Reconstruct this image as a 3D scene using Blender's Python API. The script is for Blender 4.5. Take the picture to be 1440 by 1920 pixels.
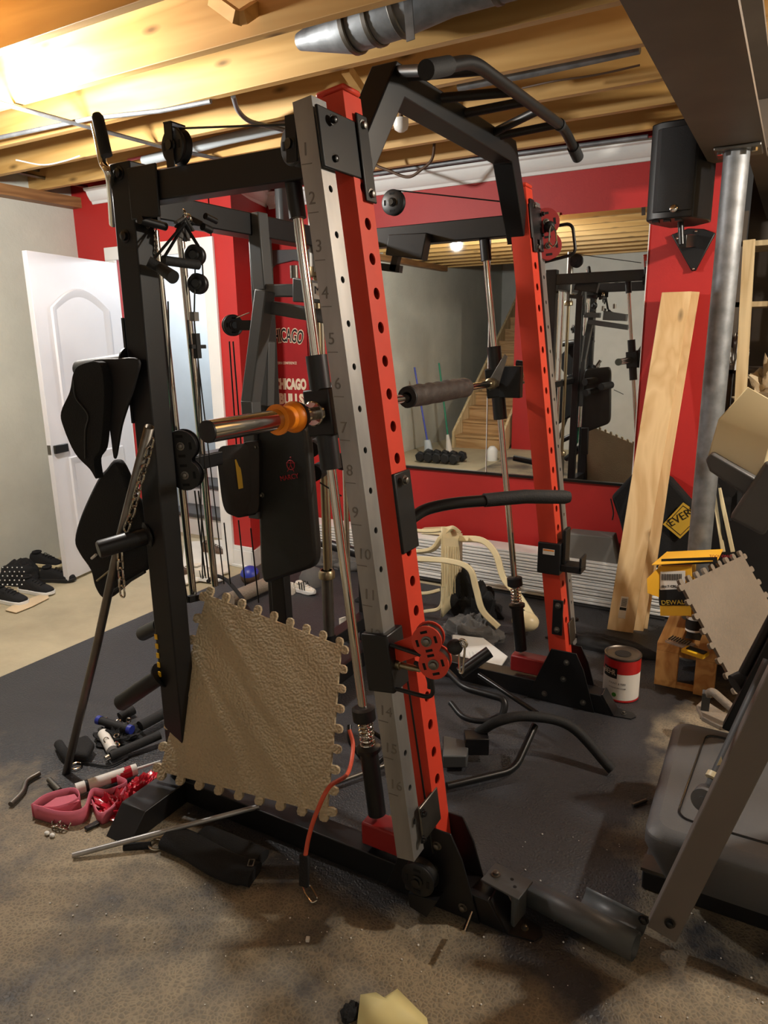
import bpy, math, random
from mathutils import Vector, Matrix, noise
random.seed(7)
V = Vector
D = bpy.data
C = bpy.context.scene.collection
for o in list(D.objects): D.objects.remove(o)

# ------------------------------------------------------------------ camera
CAM = V((0, 0, 1.6))
AX = V((0.86929547, 0.10559118, -0.48288289))   # world X in camera (right, down, forward)
AY = V((0.49407974, -0.21430069, 0.8425915))
AZ = V((-0.01451191, -0.97104362, -0.23846108))
FPX = 1331.0
cd = D.cameras.new('camera'); cam = D.objects.new('camera', cd); C.objects.link(cam)
cd.sensor_fit = 'VERTICAL'; cd.sensor_height = 24.0; cd.lens = 24.0 * FPX / 1920.0
cd.clip_start = 0.02; cd.clip_end = 60
right = V((AX[0], AY[0], AZ[0])); down = V((AX[1], AY[1], AZ[1])); fwd = V((AX[2], AY[2], AZ[2]))
M = Matrix((right, -down, -fwd)).transposed().to_4x4(); M.translation = CAM
cam.matrix_world = M
bpy.context.scene.camera = cam

def W(px, py, X=None, Y=None, Z=None):
    """point of the room seen at a photo position, on the plane X=, Y= or Z= (metres)"""
    d = V((px - 720.0, py - 960.0, FPX))
    r = V((AX.dot(d), AY.dot(d), AZ.dot(d)))
    if X is not None: t = (X - CAM.x) / r.x
    elif Y is not None: t = (Y - CAM.y) / r.y
    else: t = (Z - CAM.z) / r.z
    return CAM + r * t

# ------------------------------------------------------------------ light, exposure
sc = bpy.context.scene
sc.view_settings.view_transform = 'Standard'
sc.view_settings.look = 'None'
sc.view_settings.gamma = 1.0
sc.view_settings.use_curve_mapping = False
sc.view_settings.exposure = 0.72
wd = D.worlds.new('world'); sc.world = wd; wd.use_nodes = True
wd.node_tree.nodes['Background'].inputs[0].default_value = (1.0, 0.9, 0.78, 1)
wd.node_tree.nodes['Background'].inputs[1].default_value = 0.03
BULB1 = V((-3.0, 1.93, 2.47)); BULB2 = V((1.25, 2.9, 2.46)); FILL3 = V((0.5, -0.9, 2.46)); BULB4 = V((-3.9, 5.0, 2.3))
def lamp(p, e, r, col):
    l = D.lights.new('bulb_light', 'POINT'); l.energy = e; l.shadow_soft_size = r; l.color = col
    o = D.objects.new('bulb_light', l); C.objects.link(o); o.location = p; o['kind'] = 'structure'
lamp(BULB1, 140, 0.045, (1.0, 0.98, 0.93))
lamp(BULB2, 165, 0.045, (1.0, 0.92, 0.80))
lamp(FILL3, 8, 0.05, (1.0, 0.92, 0.82))  # weak fill light added behind the camera, no lamp of the room
lamp(BULB4, 45, 0.06, (0.9, 0.95, 1.0))

# ------------------------------------------------------------------ materials
def lin(c): return c / 12.92 if c <= 0.04045 else ((c + 0.055) / 1.055) ** 2.4
def rgb(r, g, b): return (lin(r / 255), lin(g / 255), lin(b / 255), 1)
def nd(nt, t, **kw):
    n = nt.nodes.new(t)
    for k, v in kw.items(): setattr(n, k, v)
    return n
def newmat(name):
    m = D.materials.new(name); m.use_nodes = True
    return m, m.node_tree, m.node_tree.nodes['Principled BSDF']
def mat(name, c, rough=0.5, metal=0.0, var=0.12, vs=6.0, bump=0.0, bs=60.0, btype='noise', spec=None, emit=None, trans=0, stretch=None, coat=0):
    m, nt, b = newmat(name)
    tc = nd(nt, 'ShaderNodeTexCoord')
    src = tc.outputs['Object']
    if stretch:
        mp = nd(nt, 'ShaderNodeMapping'); mp.inputs['Scale'].default_value = stretch
        nt.links.new(src, mp.inputs[0]); src = mp.outputs[0]
    if var > 0:
        n = nd(nt, 'ShaderNodeTexNoise'); n.inputs['Scale'].default_value = vs; n.inputs['Detail'].default_value = 5
        nt.links.new(src, n.inputs['Vector'])
        r = nd(nt, 'ShaderNodeValToRGB')
        r.color_ramp.elements[0].position = .3; r.color_ramp.elements[1].position = .7
        r.color_ramp.elements[0].color = tuple(x * (1 - var) for x in c[:3]) + (1,)
        r.color_ramp.elements[1].color = tuple(min(1, x * (1 + var)) for x in c[:3]) + (1,)
        nt.links.new(n.outputs['Fac'], r.inputs[0]); nt.links.new(r.outputs[0], b.inputs['Base Color'])
    else: b.inputs['Base Color'].default_value = c
    b.inputs['Roughness'].default_value = rough; b.inputs['Metallic'].default_value = metal
    if spec is not None: b.inputs['Specular IOR Level'].default_value = spec
    if coat: b.inputs['Coat Weight'].default_value = coat
    if emit: b.inputs['Emission Color'].default_value = emit[:3] + (1,); b.inputs['Emission Strength'].default_value = emit[3]
    if trans: b.inputs['Transmission Weight'].default_value = trans
    if bump > 0:
        if btype == 'noise':
            n2 = nd(nt, 'ShaderNodeTexNoise'); n2.inputs['Scale'].default_value = bs; n2.inputs['Detail'].default_value = 4
        else:
            n2 = nd(nt, 'ShaderNodeTexVoronoi', feature='SMOOTH_F1'); n2.inputs['Scale'].default_value = bs
        nt.links.new(src, n2.inputs['Vector'])
        bp = nd(nt, 'ShaderNodeBump'); bp.inputs['Strength'].default_value = bump; bp.inputs['Distance'].default_value = 0.01
        if btype != 'noise': bp.invert = True
        nt.links.new(n2.outputs[0], bp.inputs['Height']); nt.links.new(bp.outputs[0], b.inputs['Normal'])
    return m
def wood(name, c1, c2, axis='X', knots=True, ring=7.0, rough=0.55):
    m, nt, b = newmat(name)
    tc = nd(nt, 'ShaderNodeTexCoord'); mp = nd(nt, 'ShaderNodeMapping')
    s = {'X': (0.35, 4, 4), 'Y': (4, 0.35, 4), 'Z': (4, 4, 0.35)}[axis]
    mp.inputs['Scale'].default_value = s
    nt.links.new(tc.outputs['Object'], mp.inputs[0])
    n = nd(nt, 'ShaderNodeTexNoise'); n.inputs['Scale'].default_value = 1.6; n.inputs['Detail'].default_value = 3; n.inputs['Distortion'].default_value = .5
    nt.links.new(mp.outputs[0], n.inputs['Vector'])
    mu = nd(nt, 'ShaderNodeMath', operation='MULTIPLY'); mu.inputs[1].default_value = ring
    nt.links.new(n.outputs['Fac'], mu.inputs[0])
    fr = nd(nt, 'ShaderNodeMath', operation='PINGPONG'); fr.inputs[1].default_value = .5
    nt.links.new(mu.outputs[0], fr.inputs[0])
    r = nd(nt, 'ShaderNodeValToRGB'); r.color_ramp.elements[0].color = c1; r.color_ramp.elements[1].color = c2
    r.color_ramp.elements[0].position = 0.0; r.color_ramp.elements[1].position = .5
    nt.links.new(fr.outputs[0], r.inputs[0]); out = r.outputs[0]
    if knots:
        mp2 = nd(nt, 'ShaderNodeMapping'); s2 = {'X': (1.6, 5, 5), 'Y': (5, 1.6, 5), 'Z': (5, 5, 1.6)}[axis]
        mp2.inputs['Scale'].default_value = s2
        nt.links.new(tc.outputs['Object'], mp2.inputs[0])
        v = nd(nt, 'ShaderNodeTexVoronoi'); v.inputs['Scale'].default_value = 1.3
        nt.links.new(mp2.outputs[0], v.inputs['Vector'])
        kr = nd(nt, 'ShaderNodeValToRGB'); kr.color_ramp.elements[0].position = .03; kr.color_ramp.elements[1].position = .12
        kr.color_ramp.elements[0].color = (1, 1, 1, 1); kr.color_ramp.elements[1].color = (0, 0, 0, 1)
        nt.links.new(v.outputs['Distance'], kr.inputs[0])
        mx = nd(nt, 'ShaderNodeMixRGB'); mx.inputs[2].default_value = tuple(x * .35 for x in c1[:3]) + (1,)
        nt.links.new(kr.outputs[0], mx.inputs[0]); nt.links.new(out, mx.inputs[1]); out = mx.outputs[0]
    nt.links.new(out, b.inputs['Base Color']); b.inputs['Roughness'].default_value = rough
    return m
def matmat(name, dark, dust, dustlo, dusthi, bump=.5, dscale=1.6):
    """black rubber floor mat with a pebbled face and brown dust lying in patches"""
    m, nt, b = newmat(name)
    tc = nd(nt, 'ShaderNodeTexCoord')
    n = nd(nt, 'ShaderNodeTexNoise'); n.inputs['Scale'].default_value = dscale; n.inputs['Detail'].default_value = 7; n.inputs['Roughness'].default_value = .6
    nt.links.new(tc.outputs['Object'], n.inputs['Vector'])
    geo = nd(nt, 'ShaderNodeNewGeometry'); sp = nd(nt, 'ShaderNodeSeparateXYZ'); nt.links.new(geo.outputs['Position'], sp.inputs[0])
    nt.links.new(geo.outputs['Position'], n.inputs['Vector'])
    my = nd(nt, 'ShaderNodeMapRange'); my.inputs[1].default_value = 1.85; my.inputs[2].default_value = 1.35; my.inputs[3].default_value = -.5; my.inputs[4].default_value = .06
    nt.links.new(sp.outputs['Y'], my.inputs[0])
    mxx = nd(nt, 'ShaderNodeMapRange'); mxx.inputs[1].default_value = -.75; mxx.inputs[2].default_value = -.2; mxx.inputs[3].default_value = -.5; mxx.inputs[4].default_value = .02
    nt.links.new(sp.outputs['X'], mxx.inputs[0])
    m1 = nd(nt, 'ShaderNodeMath', operation='MAXIMUM'); nt.links.new(my.outputs[0], m1.inputs[0]); nt.links.new(mxx.outputs[0], m1.inputs[1])  # mid-room kept dark: shade as well as dirt painted into the colour
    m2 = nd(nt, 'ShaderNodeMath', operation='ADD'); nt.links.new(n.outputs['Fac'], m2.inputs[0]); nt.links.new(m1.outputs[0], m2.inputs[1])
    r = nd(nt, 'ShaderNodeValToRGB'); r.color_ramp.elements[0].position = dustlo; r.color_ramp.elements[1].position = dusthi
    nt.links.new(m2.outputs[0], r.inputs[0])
    v = nd(nt, 'ShaderNodeTexVoronoi', feature='DISTANCE_TO_EDGE'); v.inputs['Scale'].default_value = 85
    nt.links.new(tc.outputs['Object'], v.inputs['Vector'])
    vr = nd(nt, 'ShaderNodeValToRGB'); vr.color_ramp.elements[0].position = 0; vr.color_ramp.elements[1].position = .22
    vr.color_ramp.elements[0].color = (1, 1, 1, 1); vr.color_ramp.elements[1].color = (.62, .62, .62, 1)
    nt.links.new(v.outputs['Distance'], vr.inputs[0])
    mu = nd(nt, 'ShaderNodeMath', operation='MULTIPLY')
    nt.links.new(r.outputs[0], mu.inputs[0]); nt.links.new(vr.outputs[0], mu.inputs[1])
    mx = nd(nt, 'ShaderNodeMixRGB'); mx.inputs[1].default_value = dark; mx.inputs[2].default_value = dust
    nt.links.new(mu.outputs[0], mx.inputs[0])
    # bright specks
    w = nd(nt, 'ShaderNodeTexVoronoi'); w.inputs['Scale'].default_value = 22
    nt.links.new(tc.outputs['Object'], w.inputs['Vector'])
    wr = nd(nt, 'ShaderNodeValToRGB'); wr.color_ramp.elements[0].position = .012; wr.color_ramp.elements[1].position = .03
    wr.color_ramp.elements[0].color = (.8, .8, .8, 1); wr.color_ramp.elements[1].color = (0, 0, 0, 1)
    nt.links.new(w.outputs['Distance'], wr.inputs[0])
    mx2 = nd(nt, 'ShaderNodeMixRGB'); mx2.inputs[2].default_value = rgb(170, 155, 125)
    nt.links.new(wr.outputs[0], mx2.inputs[0]); nt.links.new(mx.outputs[0], mx2.inputs[1])
    nt.links.new(mx2.outputs[0], b.inputs['Base Color'])
    rr = nd(nt, 'ShaderNodeMapRange'); rr.inputs[3].default_value = .52; rr.inputs[4].default_value = .8
    nt.links.new(r.outputs[0], rr.inputs[0]); nt.links.new(rr.outputs[0], b.inputs['Roughness'])
    bp = nd(nt, 'ShaderNodeBump'); bp.inputs['Strength'].default_value = bump; bp.inputs['Distance'].default_value = .004
    nt.links.new(v.outputs['Distance'], bp.inputs['Height']); nt.links.new(bp.outputs[0], b.inputs['Normal'])
    return m
def concrete(name, c, dk=.6, form=True):
    m, nt, b = newmat(name)
    tc = nd(nt, 'ShaderNodeTexCoord')
    n = nd(nt, 'ShaderNodeTexNoise'); n.inputs['Scale'].default_value = 1.3; n.inputs['Detail'].default_value = 8; n.inputs['Roughness'].default_value = .62
    nt.links.new(tc.outputs['Object'], n.inputs['Vector'])
    r = nd(nt, 'ShaderNodeValToRGB'); r.color_ramp.elements[0].position = .3; r.color_ramp.elements[1].position = .7
    r.color_ramp.elements[0].color = tuple(x * dk for x in c[:3]) + (1,); r.color_ramp.elements[1].color = c
    nt.links.new(n.outputs['Fac'], r.inputs[0])
    n2 = nd(nt, 'ShaderNodeTexNoise'); n2.inputs['Scale'].default_value = 40; n2.inputs['Detail'].default_value = 5
    nt.links.new(tc.outputs['Object'], n2.inputs['Vector'])
    bp = nd(nt, 'ShaderNodeBump'); bp.inputs['Strength'].default_value = .25; bp.inputs['Distance'].default_value = .01
    nt.links.new(n2.outputs['Fac'], bp.inputs['Height']); nt.links.new(bp.outputs[0], b.inputs['Normal'])
    nt.links.new(r.outputs[0], b.inputs['Base Color']); b.inputs['Roughness'].default_value = .75
    return m
K = {}
K['joist'] = wood('pine_joist', rgb(190, 148, 84), rgb(210, 170, 106), 'X', True, 4)
K['subfloor'] = wood('subfloor', rgb(120, 82, 48), rgb(150, 108, 66), 'Y', False)
K['pineZ'] = wood('pine_board', rgb(204, 168, 118), rgb(224, 194, 146), 'Z', True, 5)
K['pineY'] = wood('pine_crate', rgb(190, 132, 70), rgb(222, 170, 104), 'Y', True, 7)
K['palewood'] = wood('pale_stud', rgb(196, 172, 128), rgb(226, 206, 164), 'Z', False)
K['stairwood'] = wood('stair_wood', rgb(160, 122, 78), rgb(192, 156, 108), 'X', False)
K['concrete'] = concrete('wall_concrete', rgb(204, 204, 192), .78)
K['floorc'] = concrete('floor_concrete', rgb(188, 176, 146), .62)
K['red'] = mat('red_wall_paint', rgb(174, 34, 32), .55, var=.04, vs=3, bump=.05, bs=120)
K['white'] = mat('white_paint', rgb(226, 226, 224), .45, var=.03)
K['whitewall'] = mat('white_wall', rgb(190, 190, 184), .7, var=.05)
K['greywall'] = mat('grey_wall_paint', rgb(176, 184, 188), .7, var=.04)
K['door'] = mat('white_door_paint', rgb(214, 214, 218), .42, var=.02)
K['blk'] = mat('black_powder_coat', rgb(19, 19, 21), .42, var=.12, vs=14, spec=.45)
K['blk2'] = mat('satin_black', rgb(16, 16, 17), .3, var=.1, spec=.5)
K['grip'] = mat('black_foam_grip', rgb(24, 24, 25), .75, var=.15, bump=.2, bs=260)
K['rubber'] = mat('black_rubber', rgb(22, 22, 24), .6, var=.15, vs=10)
K['orange'] = mat('red_orange_coat', rgb(204, 62, 42), .42, var=.05, vs=12, spec=.4)
K['bracket_red'] = mat('red_bracket_coat', rgb(140, 24, 24), .5, var=.06)
K['steel'] = mat('brushed_steel', rgb(158, 156, 154), .42, .7, var=.4, vs=7, stretch=(1, 1, .25))
K['steel2'] = mat('dull_steel', rgb(120, 116, 110), .42, 1.0, var=.2, vs=12)
K['chrome'] = mat('chrome', rgb(210, 206, 198), .12, 1.0, var=.04)
K['galv'] = mat('galvanised', rgb(132, 135, 138), .56, .7, var=.25, vs=18)
K['gold'] = mat('zinc_yellow', rgb(150, 138, 112), .35, 1.0, var=.1)
K['grey_m'] = mat('grey_gym_frame', rgb(74, 76, 77), .45, var=.06)
K['grey_t'] = mat('grey_treadmill_plastic', rgb(84, 84, 85), .5, var=.05, bump=.12, bs=300)
K['grey_arm'] = mat('grey_brown_steel', rgb(108, 100, 94), .5, var=.06)
K['vinyl'] = mat('black_vinyl', rgb(26, 24, 22), .45, var=.08, bump=.08, bs=180)
K['cloth'] = mat('black_cloth', rgb(18, 18, 20), .9, var=.2, bump=.3, bs=220)
K['grey_cloth'] = mat('grey_cloth', rgb(92, 90, 88), .9, var=.15, bump=.3, bs=200)
K['beige_cloth'] = mat('beige_cloth', rgb(208, 190, 158), .9, var=.1, bump=.3, bs=120)
K['navy_cloth'] = mat('navy_cloth', rgb(28, 34, 54), .9, var=.2, bump=.3, bs=120)
K['white_cloth'] = mat('white_cloth', rgb(214, 208, 196), .85, var=.06, bump=.2, bs=120)
K['cream'] = mat('cream_plastic', rgb(222, 208, 168), .38, var=.06, vs=5)
K['tan'] = mat('tan_foam', rgb(186, 168, 136), .6, var=.08, vs=5, bump=.6, bs=130, btype='vor')
K['grey_foam'] = mat('grey_foam', rgb(132, 120, 106), .55, var=.08, vs=5, bump=.25, bs=95, btype='vor')
K['wedge'] = mat('dusty_grey_foam', rgb(104, 102, 98), .8, var=.12)
K['orangep'] = mat('orange_plastic', rgb(246, 140, 24), .4, var=.03)
K['pad'] = mat('brown_black_nylon', rgb(58, 50, 46), .6, var=.12, vs=30, bump=.35, bs=40)
K['beam'] = mat('beam_primer', rgb(92, 82, 72), .6, var=.12, vs=5)
K['cheese'] = mat('pale_yellow_card', rgb(222, 208, 146), .6, var=.05)
K['pink'] = mat('pink_fabric', rgb(206, 104, 122), .8, var=.08, bump=.1, bs=300)
K['redfilm'] = mat('red_plastic_film', rgb(186, 34, 52), .18, var=.2, vs=12, spec=.7)
K['yellow'] = mat('yellow_card', rgb(236, 178, 48), .55, var=.04)
K['yellowp'] = mat('yellow_plastic', rgb(240, 190, 40), .35, var=.03)
K['paintred'] = mat('can_red_label', rgb(176, 30, 30), .4, var=.05)
K['label'] = mat('paper_label', rgb(226, 222, 214), .55, var=.02)
K['ink'] = mat('black_ink', rgb(16, 16, 16), .6, var=0)
K['inkgrey'] = mat('engraved_grey', rgb(122, 116, 110), .5, .5, var=0)
K['redink'] = mat('red_ink', rgb(168, 34, 44), .6, var=0)
K['greenink'] = mat('green_ink', rgb(70, 150, 50), .6, var=0)
K['whiteink'] = mat('white_ink', rgb(218, 206, 180), .7, var=0)
K['yellowink'] = mat('yellow_ink', rgb(214, 176, 60), .7, var=0)
K['green'] = mat('green_rubber', rgb(24, 116, 84), .6, var=.1)
K['blue'] = mat('blue_plastic', rgb(40, 54, 150), .4, var=.1)
K['brown'] = mat('brown_leather', rgb(84, 62, 44), .6, var=.15)
K['skin'] = mat('tan_insole', rgb(206, 184, 150), .8, var=.08)
K['redtube'] = mat('orange_rubber_tube', rgb(206, 82, 54), .5, var=.1)
K['grill'] = mat('speaker_grille', rgb(22, 23, 26), .55, var=.1, bump=.3, bs=500)
K['hole'] = mat('dark_inside', rgb(8, 8, 8), .9, var=0)
K['bulb'] = mat('glowing_bulb', (1, 1, 1, 1), .5, var=0, emit=(1, .96, .88, 60))
K['plastic_w'] = mat('white_plastic', rgb(222, 222, 218), .35, var=.03)
K['redb'] = mat('red_banner_fabric', rgb(150, 22, 26), .8, var=.08)
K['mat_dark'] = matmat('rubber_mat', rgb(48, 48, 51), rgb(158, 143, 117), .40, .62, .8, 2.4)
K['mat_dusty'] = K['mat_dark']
m, nt, b = newmat('mirror_glass'); b.inputs['Base Color'].default_value = (.86, .88, .86, 1); b.inputs['Metallic'].default_value = 1; b.inputs['Roughness'].default_value = .012; K['mirror'] = m
m, nt, b = newmat('clear_film'); b.inputs['Base Color'].default_value = (.7, .7, .7, 1); b.inputs['Roughness'].default_value = .1; b.inputs['Alpha'].default_value = .35; K['clear'] = m

# ------------------------------------------------------------------ mesh building
class MB:
    def __init__(s): s.v = []; s.f = []; s.sm = []; s.mi = []
    def add(s, vs, fs, smooth=False, mi=0):
        o = len(s.v); s.v += [V(p) for p in vs]
        for f in fs: s.f.append([i + o for i in f]); s.sm.append(smooth); s.mi.append(mi)
        return s
    def box(s, c, d, R=None, mi=0):
        c = V(c); h = V(d) / 2
        vs = [V((x * h.x, y * h.y, z * h.z)) for x in (-1, 1) for y in (-1, 1) for z in (-1, 1)]
        if R is not None: vs = [R @ p for p in vs]
        return s.add([c + p for p in vs], [(0, 1, 3, 2), (4, 6, 7, 5), (0, 4, 5, 1), (2, 3, 7, 6), (0, 2, 6, 4), (1, 5, 7, 3)], mi=mi)
    def bb(s, a, b, mi=0):
        a = V(a); b = V(b); return s.box((a + b) / 2, (abs(b.x - a.x), abs(b.y - a.y), abs(b.z - a.z)), mi=mi)
    def beam(s, p0, p1, w, h, up=(0, 0, 1), mi=0):
        p0 = V(p0); p1 = V(p1); d = (p1 - p0).normalized(); up = V(up)
        side = d.cross(up).normalized(); u = side.cross(d).normalized()
        c = [(-w / 2, -h / 2), (w / 2, -h / 2), (w / 2, h / 2), (-w / 2, h / 2)]
        vs = [p0 + side * a + u * b for a, b in c] + [p1 + side * a + u * b for a, b in c]
        return s.add(vs, [(3, 2, 1, 0), (4, 5, 6, 7)] + [(i, (i + 1) % 4, (i + 1) % 4 + 4, i + 4) for i in range(4)], mi=mi)
    def tube(s, pts, r, n=14, closed=False, mi=0, flat=1.0, up=None, caps=True):
        pts = [V(p) for p in pts]; N = len(pts)
        rs = r if isinstance(r, (list, tuple)) else [r] * N
        tang = []
        for i in range(N):
            a = pts[i - 1] if (i > 0 or closed) else pts[i]; b = pts[(i + 1) % N] if (i < N - 1 or closed) else pts[i]
            tang.append((b - a).normalized())
        nrm = V(up) if up is not None else (V((0, 0, 1)) if abs(tang[0].z) < .9 else V((1, 0, 0)))
        vs = []
        for i in range(N):
            t = tang[i]
            if up is not None: nrm = V(up)
            nn = nrm - t * nrm.dot(t)
            if nn.length < 1e-5: nn = t.orthogonal()
            nrm = nn.normalized(); bn = t.cross(nrm)
            for k in range(n):
                a = 2 * math.pi * k / n
                vs.append(pts[i] + (nrm * math.cos(a) * flat + bn * math.sin(a)) * rs[i])
        fs = []
        for i in range(N if closed else N - 1):
            j = (i + 1) % N
            for k in range(n): fs.append((i * n + k, i * n + (k + 1) % n, j * n + (k + 1) % n, j * n + k))
        s.add(vs, fs, True, mi)
        if caps and not closed:
            s.add(vs[:n], [tuple(reversed(range(n)))], False, mi); s.add(vs[-n:], [tuple(range(n))], False, mi)
        return s
    def cyl(s, p0, p1, r, r1=None, n=24, mi=0): return s.tube([p0, p1], [r, r if r1 is None else r1], n, mi=mi)
    def lathe(s, o, ax, prof, n=28, mi=0, caps=True, smooth=True):
        o = V(o); ax = V(ax).normalized(); u = ax.orthogonal().normalized(); w = ax.cross(u); vs = []
        for r, h in prof:
            for k in range(n):
                a = 2 * math.pi * k / n; vs.append(o + ax * h + (u * math.cos(a) + w * math.sin(a)) * r)
        fs = [(i * n + k, i * n + (k + 1) % n, (i + 1) * n + (k + 1) % n, (i + 1) * n + k) for i in range(len(prof) - 1) for k in range(n)]
        s.add(vs, fs, smooth, mi)
        if caps:
            if prof[0][0] > 1e-4: s.add(vs[:n], [tuple(reversed(range(n)))], False, mi)
            if prof[-1][0] > 1e-4: s.add(vs[-n:], [tuple(range(n))], False, mi)
        return s
    def prism(s, poly, o, u, v, th, mi=0, holes=None):
        """polygon (a,b) in plane o+a*u+b*v, extruded th along u x v"""
        o = V(o); u = V(u).normalized(); v = V(v).normalized(); n = u.cross(v).normalized(); N = len(poly)
        lo = [o + u * a + v * b for a, b in poly]; hi = [p + n * th for p in lo]
        return s.add(lo + hi, [tuple(reversed(range(N))), tuple(range(N, 2 * N))] + [(i, (i + 1) % N, (i + 1) % N + N, i + N) for i in range(N)], mi=mi)
    def solid(s, pts, n, mi=0):
        """3-D outline given as points, thickened by vector n"""
        N = len(pts); lo = [V(p) for p in pts]; hi = [p + V(n) for p in lo]
        return s.add(lo + hi, [tuple(reversed(range(N))), tuple(range(N, 2 * N))] + [(i, (i + 1) % N, (i + 1) % N + N, i + N) for i in range(N)], mi=mi)
    def sphere(s, c, r, n=20, m=12, mi=0):
        c = V(c); r = V(r) if not isinstance(r, (int, float)) else V((r, r, r)); vs = []
        for i in range(m + 1):
            t = math.pi * i / m
            for k in range(n):
                a = 2 * math.pi * k / n; vs.append(c + V((r.x * math.sin(t) * math.cos(a), r.y * math.sin(t) * math.sin(a), r.z * math.cos(t))))
        return s.add(vs, [(i * n + k, (i + 1) * n + k, (i + 1) * n + (k + 1) % n, i * n + (k + 1) % n) for i in range(m) for k in range(n)], True, mi)
    def torus(s, c, ax, R, r, n=28, m=10, a0=0, a1=2 * math.pi, mi=0):
        c = V(c); ax = V(ax).normalized(); u = ax.orthogonal().normalized(); w = ax.cross(u)
        cl = abs(a1 - a0 - 2 * math.pi) < 1e-3
        pts = [c + (u * math.cos(a0 + (a1 - a0) * i / n) + w * math.sin(a0 + (a1 - a0) * i / n)) * R for i in range(n if cl else n + 1)]
        return s.tube(pts, r, m, cl, mi)
    def loft(s, rings, closed=True, mi=0, smooth=True, caps=True):
        n = len(rings[0]); vs = [p for r in rings for p in r]
        K_ = n if closed else n - 1
        s.add(vs, [(i * n + k, i * n + (k + 1) % n, (i + 1) * n + (k + 1) % n, (i + 1) * n + k) for i in range(len(rings) - 1) for k in range(K_)], smooth, mi)
        if caps and closed: s.add(rings[0], [tuple(reversed(range(n)))], smooth, mi); s.add(rings[-1], [tuple(range(n))], smooth, mi)
        return s
    def xf(s, Mx): s.v = [Mx @ p for p in s.v]; return s
    def build(s, name, mats, parent=None, bevel=0, seg=2, sub=0, solid=0, **props):
        me = D.meshes.new(name)
        if parent is not None: off = world_of(parent)
        else:
            xs = [p.x for p in s.v]; ys = [p.y for p in s.v]; off = V(((min(xs) + max(xs)) / 2, (min(ys) + max(ys)) / 2, min(p.z for p in s.v)))
        me.from_pydata([p - off for p in s.v], [], s.f)
        for p, f, i in zip(me.polygons, s.sm, s.mi): p.use_smooth = f; p.material_index = i
        for m_ in (mats if isinstance(mats, (list, tuple)) else [mats]): me.materials.append(K[m_] if isinstance(m_, str) else m_)
        me.update(); me.validate(); me.set_sharp_from_angle(angle=math.radians(38))
        o = D.objects.new(name, me); C.objects.link(o)
        if parent is not None: o.parent = parent
        else: o.location = off
        if solid: md = o.modifiers.new('th', 'SOLIDIFY'); md.thickness = solid; md.offset = 0
        if sub: md = o.modifiers.new('sub', 'SUBSURF'); md.levels = sub; md.render_levels = sub
        if bevel:
            md = o.modifiers.new('bev', 'BEVEL'); md.width = bevel; md.segments = seg; md.limit_method = 'ANGLE'; md.angle_limit = math.radians(40)
        for k, v_ in props.items(): o[k] = v_
        return o
def world_of(o):
    p = V((0, 0, 0))
    while o is not None: p += o.location; o = o.parent
    return p
def thing(name, label, cat, loc, group=None):
    o = D.objects.new(name, None); C.objects.link(o); o.location = V(loc); o.empty_display_size = .1
    o['label'] = label; o['category'] = cat
    if group: o['group'] = group
    return o
def tag(o, label, cat, group=None):
    o['label'] = label; o['category'] = cat
    if group: o['group'] = group
    return o
def st(o): o['kind'] = 'structure'; return o
def arc(pts, rad, n=6):
    """round the corners of a path"""
    pts = [V(p) for p in pts]; out = [pts[0]]
    for i in range(1, len(pts) - 1):
        a, b, c = pts[i - 1], pts[i], pts[i + 1]; d0 = (a - b); d1 = (c - b); r = min(rad, d0.length * .45, d1.length * .45)
        s0 = b + d0.normalized() * r; s1 = b + d1.normalized() * r
        for k in range(n + 1):
            t = k / n; out.append(s0 * (1 - t) ** 2 + b * 2 * t * (1 - t) + s1 * t * t)
    out.append(pts[-1]); return out
def spline(pts, n=8):
    pts = [V(p) for p in pts]; P = [pts[0] * 2 - pts[1]] + pts + [pts[-1] * 2 - pts[-2]]; out = []
    for i in range(1, len(P) - 2):
        for k in range(n):
            t = k / n; a, b, c, d = P[i - 1], P[i], P[i + 1], P[i + 2]
            out.append(.5 * ((2 * b) + (c - a) * t + (2 * a - 5 * b + 4 * c - d) * t * t + (3 * b - a - 3 * c + d) * t ** 3))
    out.append(pts[-1]); return out
def text(name, s, o, u, v, h, mt, parent, ex=.0008, spacing=1.0, arcr=None, bold=0, fit=None, right=False):
    """lettering: o = left end of baseline, u = reading direction, v = up, h = letter height"""
    cu = D.curves.new('t', 'FONT'); cu.body = s; cu.size = h / .72; cu.extrude = ex; cu.offset = bold * h; cu.space_character = spacing; cu.resolution_u = 3
    t = D.objects.new('t', cu); C.objects.link(t); bpy.context.view_layer.update()
    me = D.meshes.new_from_object(t.evaluated_get(bpy.context.evaluated_depsgraph_get()))
    D.objects.remove(t); D.curves.remove(cu)
    u = V(u).normalized(); v = V(v); v = (v - u * v.dot(u)).normalized(); n = u.cross(v)
    mb = MB(); o = V(o); vs = []
    w = max((p.co.x for p in me.vertices), default=1)
    w0 = w; sx = 1
    if fit: sx = fit / w; w = fit
    for p in me.vertices:
        x, y, z = p.co; x *= sx
        if right: x -= 0
        if arcr: a = (x - w / 2) / arcr; x = w / 2 + (arcr + y) * math.sin(a); y = (arcr + y) * math.cos(a) - arcr
        vs.append(o + u * x + v * y + n * z)
    mb.add(vs, [tuple(p.vertices) for p in me.polygons]); D.meshes.remove(me)
    return mb.build(name, mt, parent)
X_, Y_, Z_ = V((1, 0, 0)), V((0, 1, 0)), V((0, 0, 1))
def Rz(a): return Matrix.Rotation(a, 3, 'Z')
def lerp(a, b, t): return a + (b - a) * t

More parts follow.
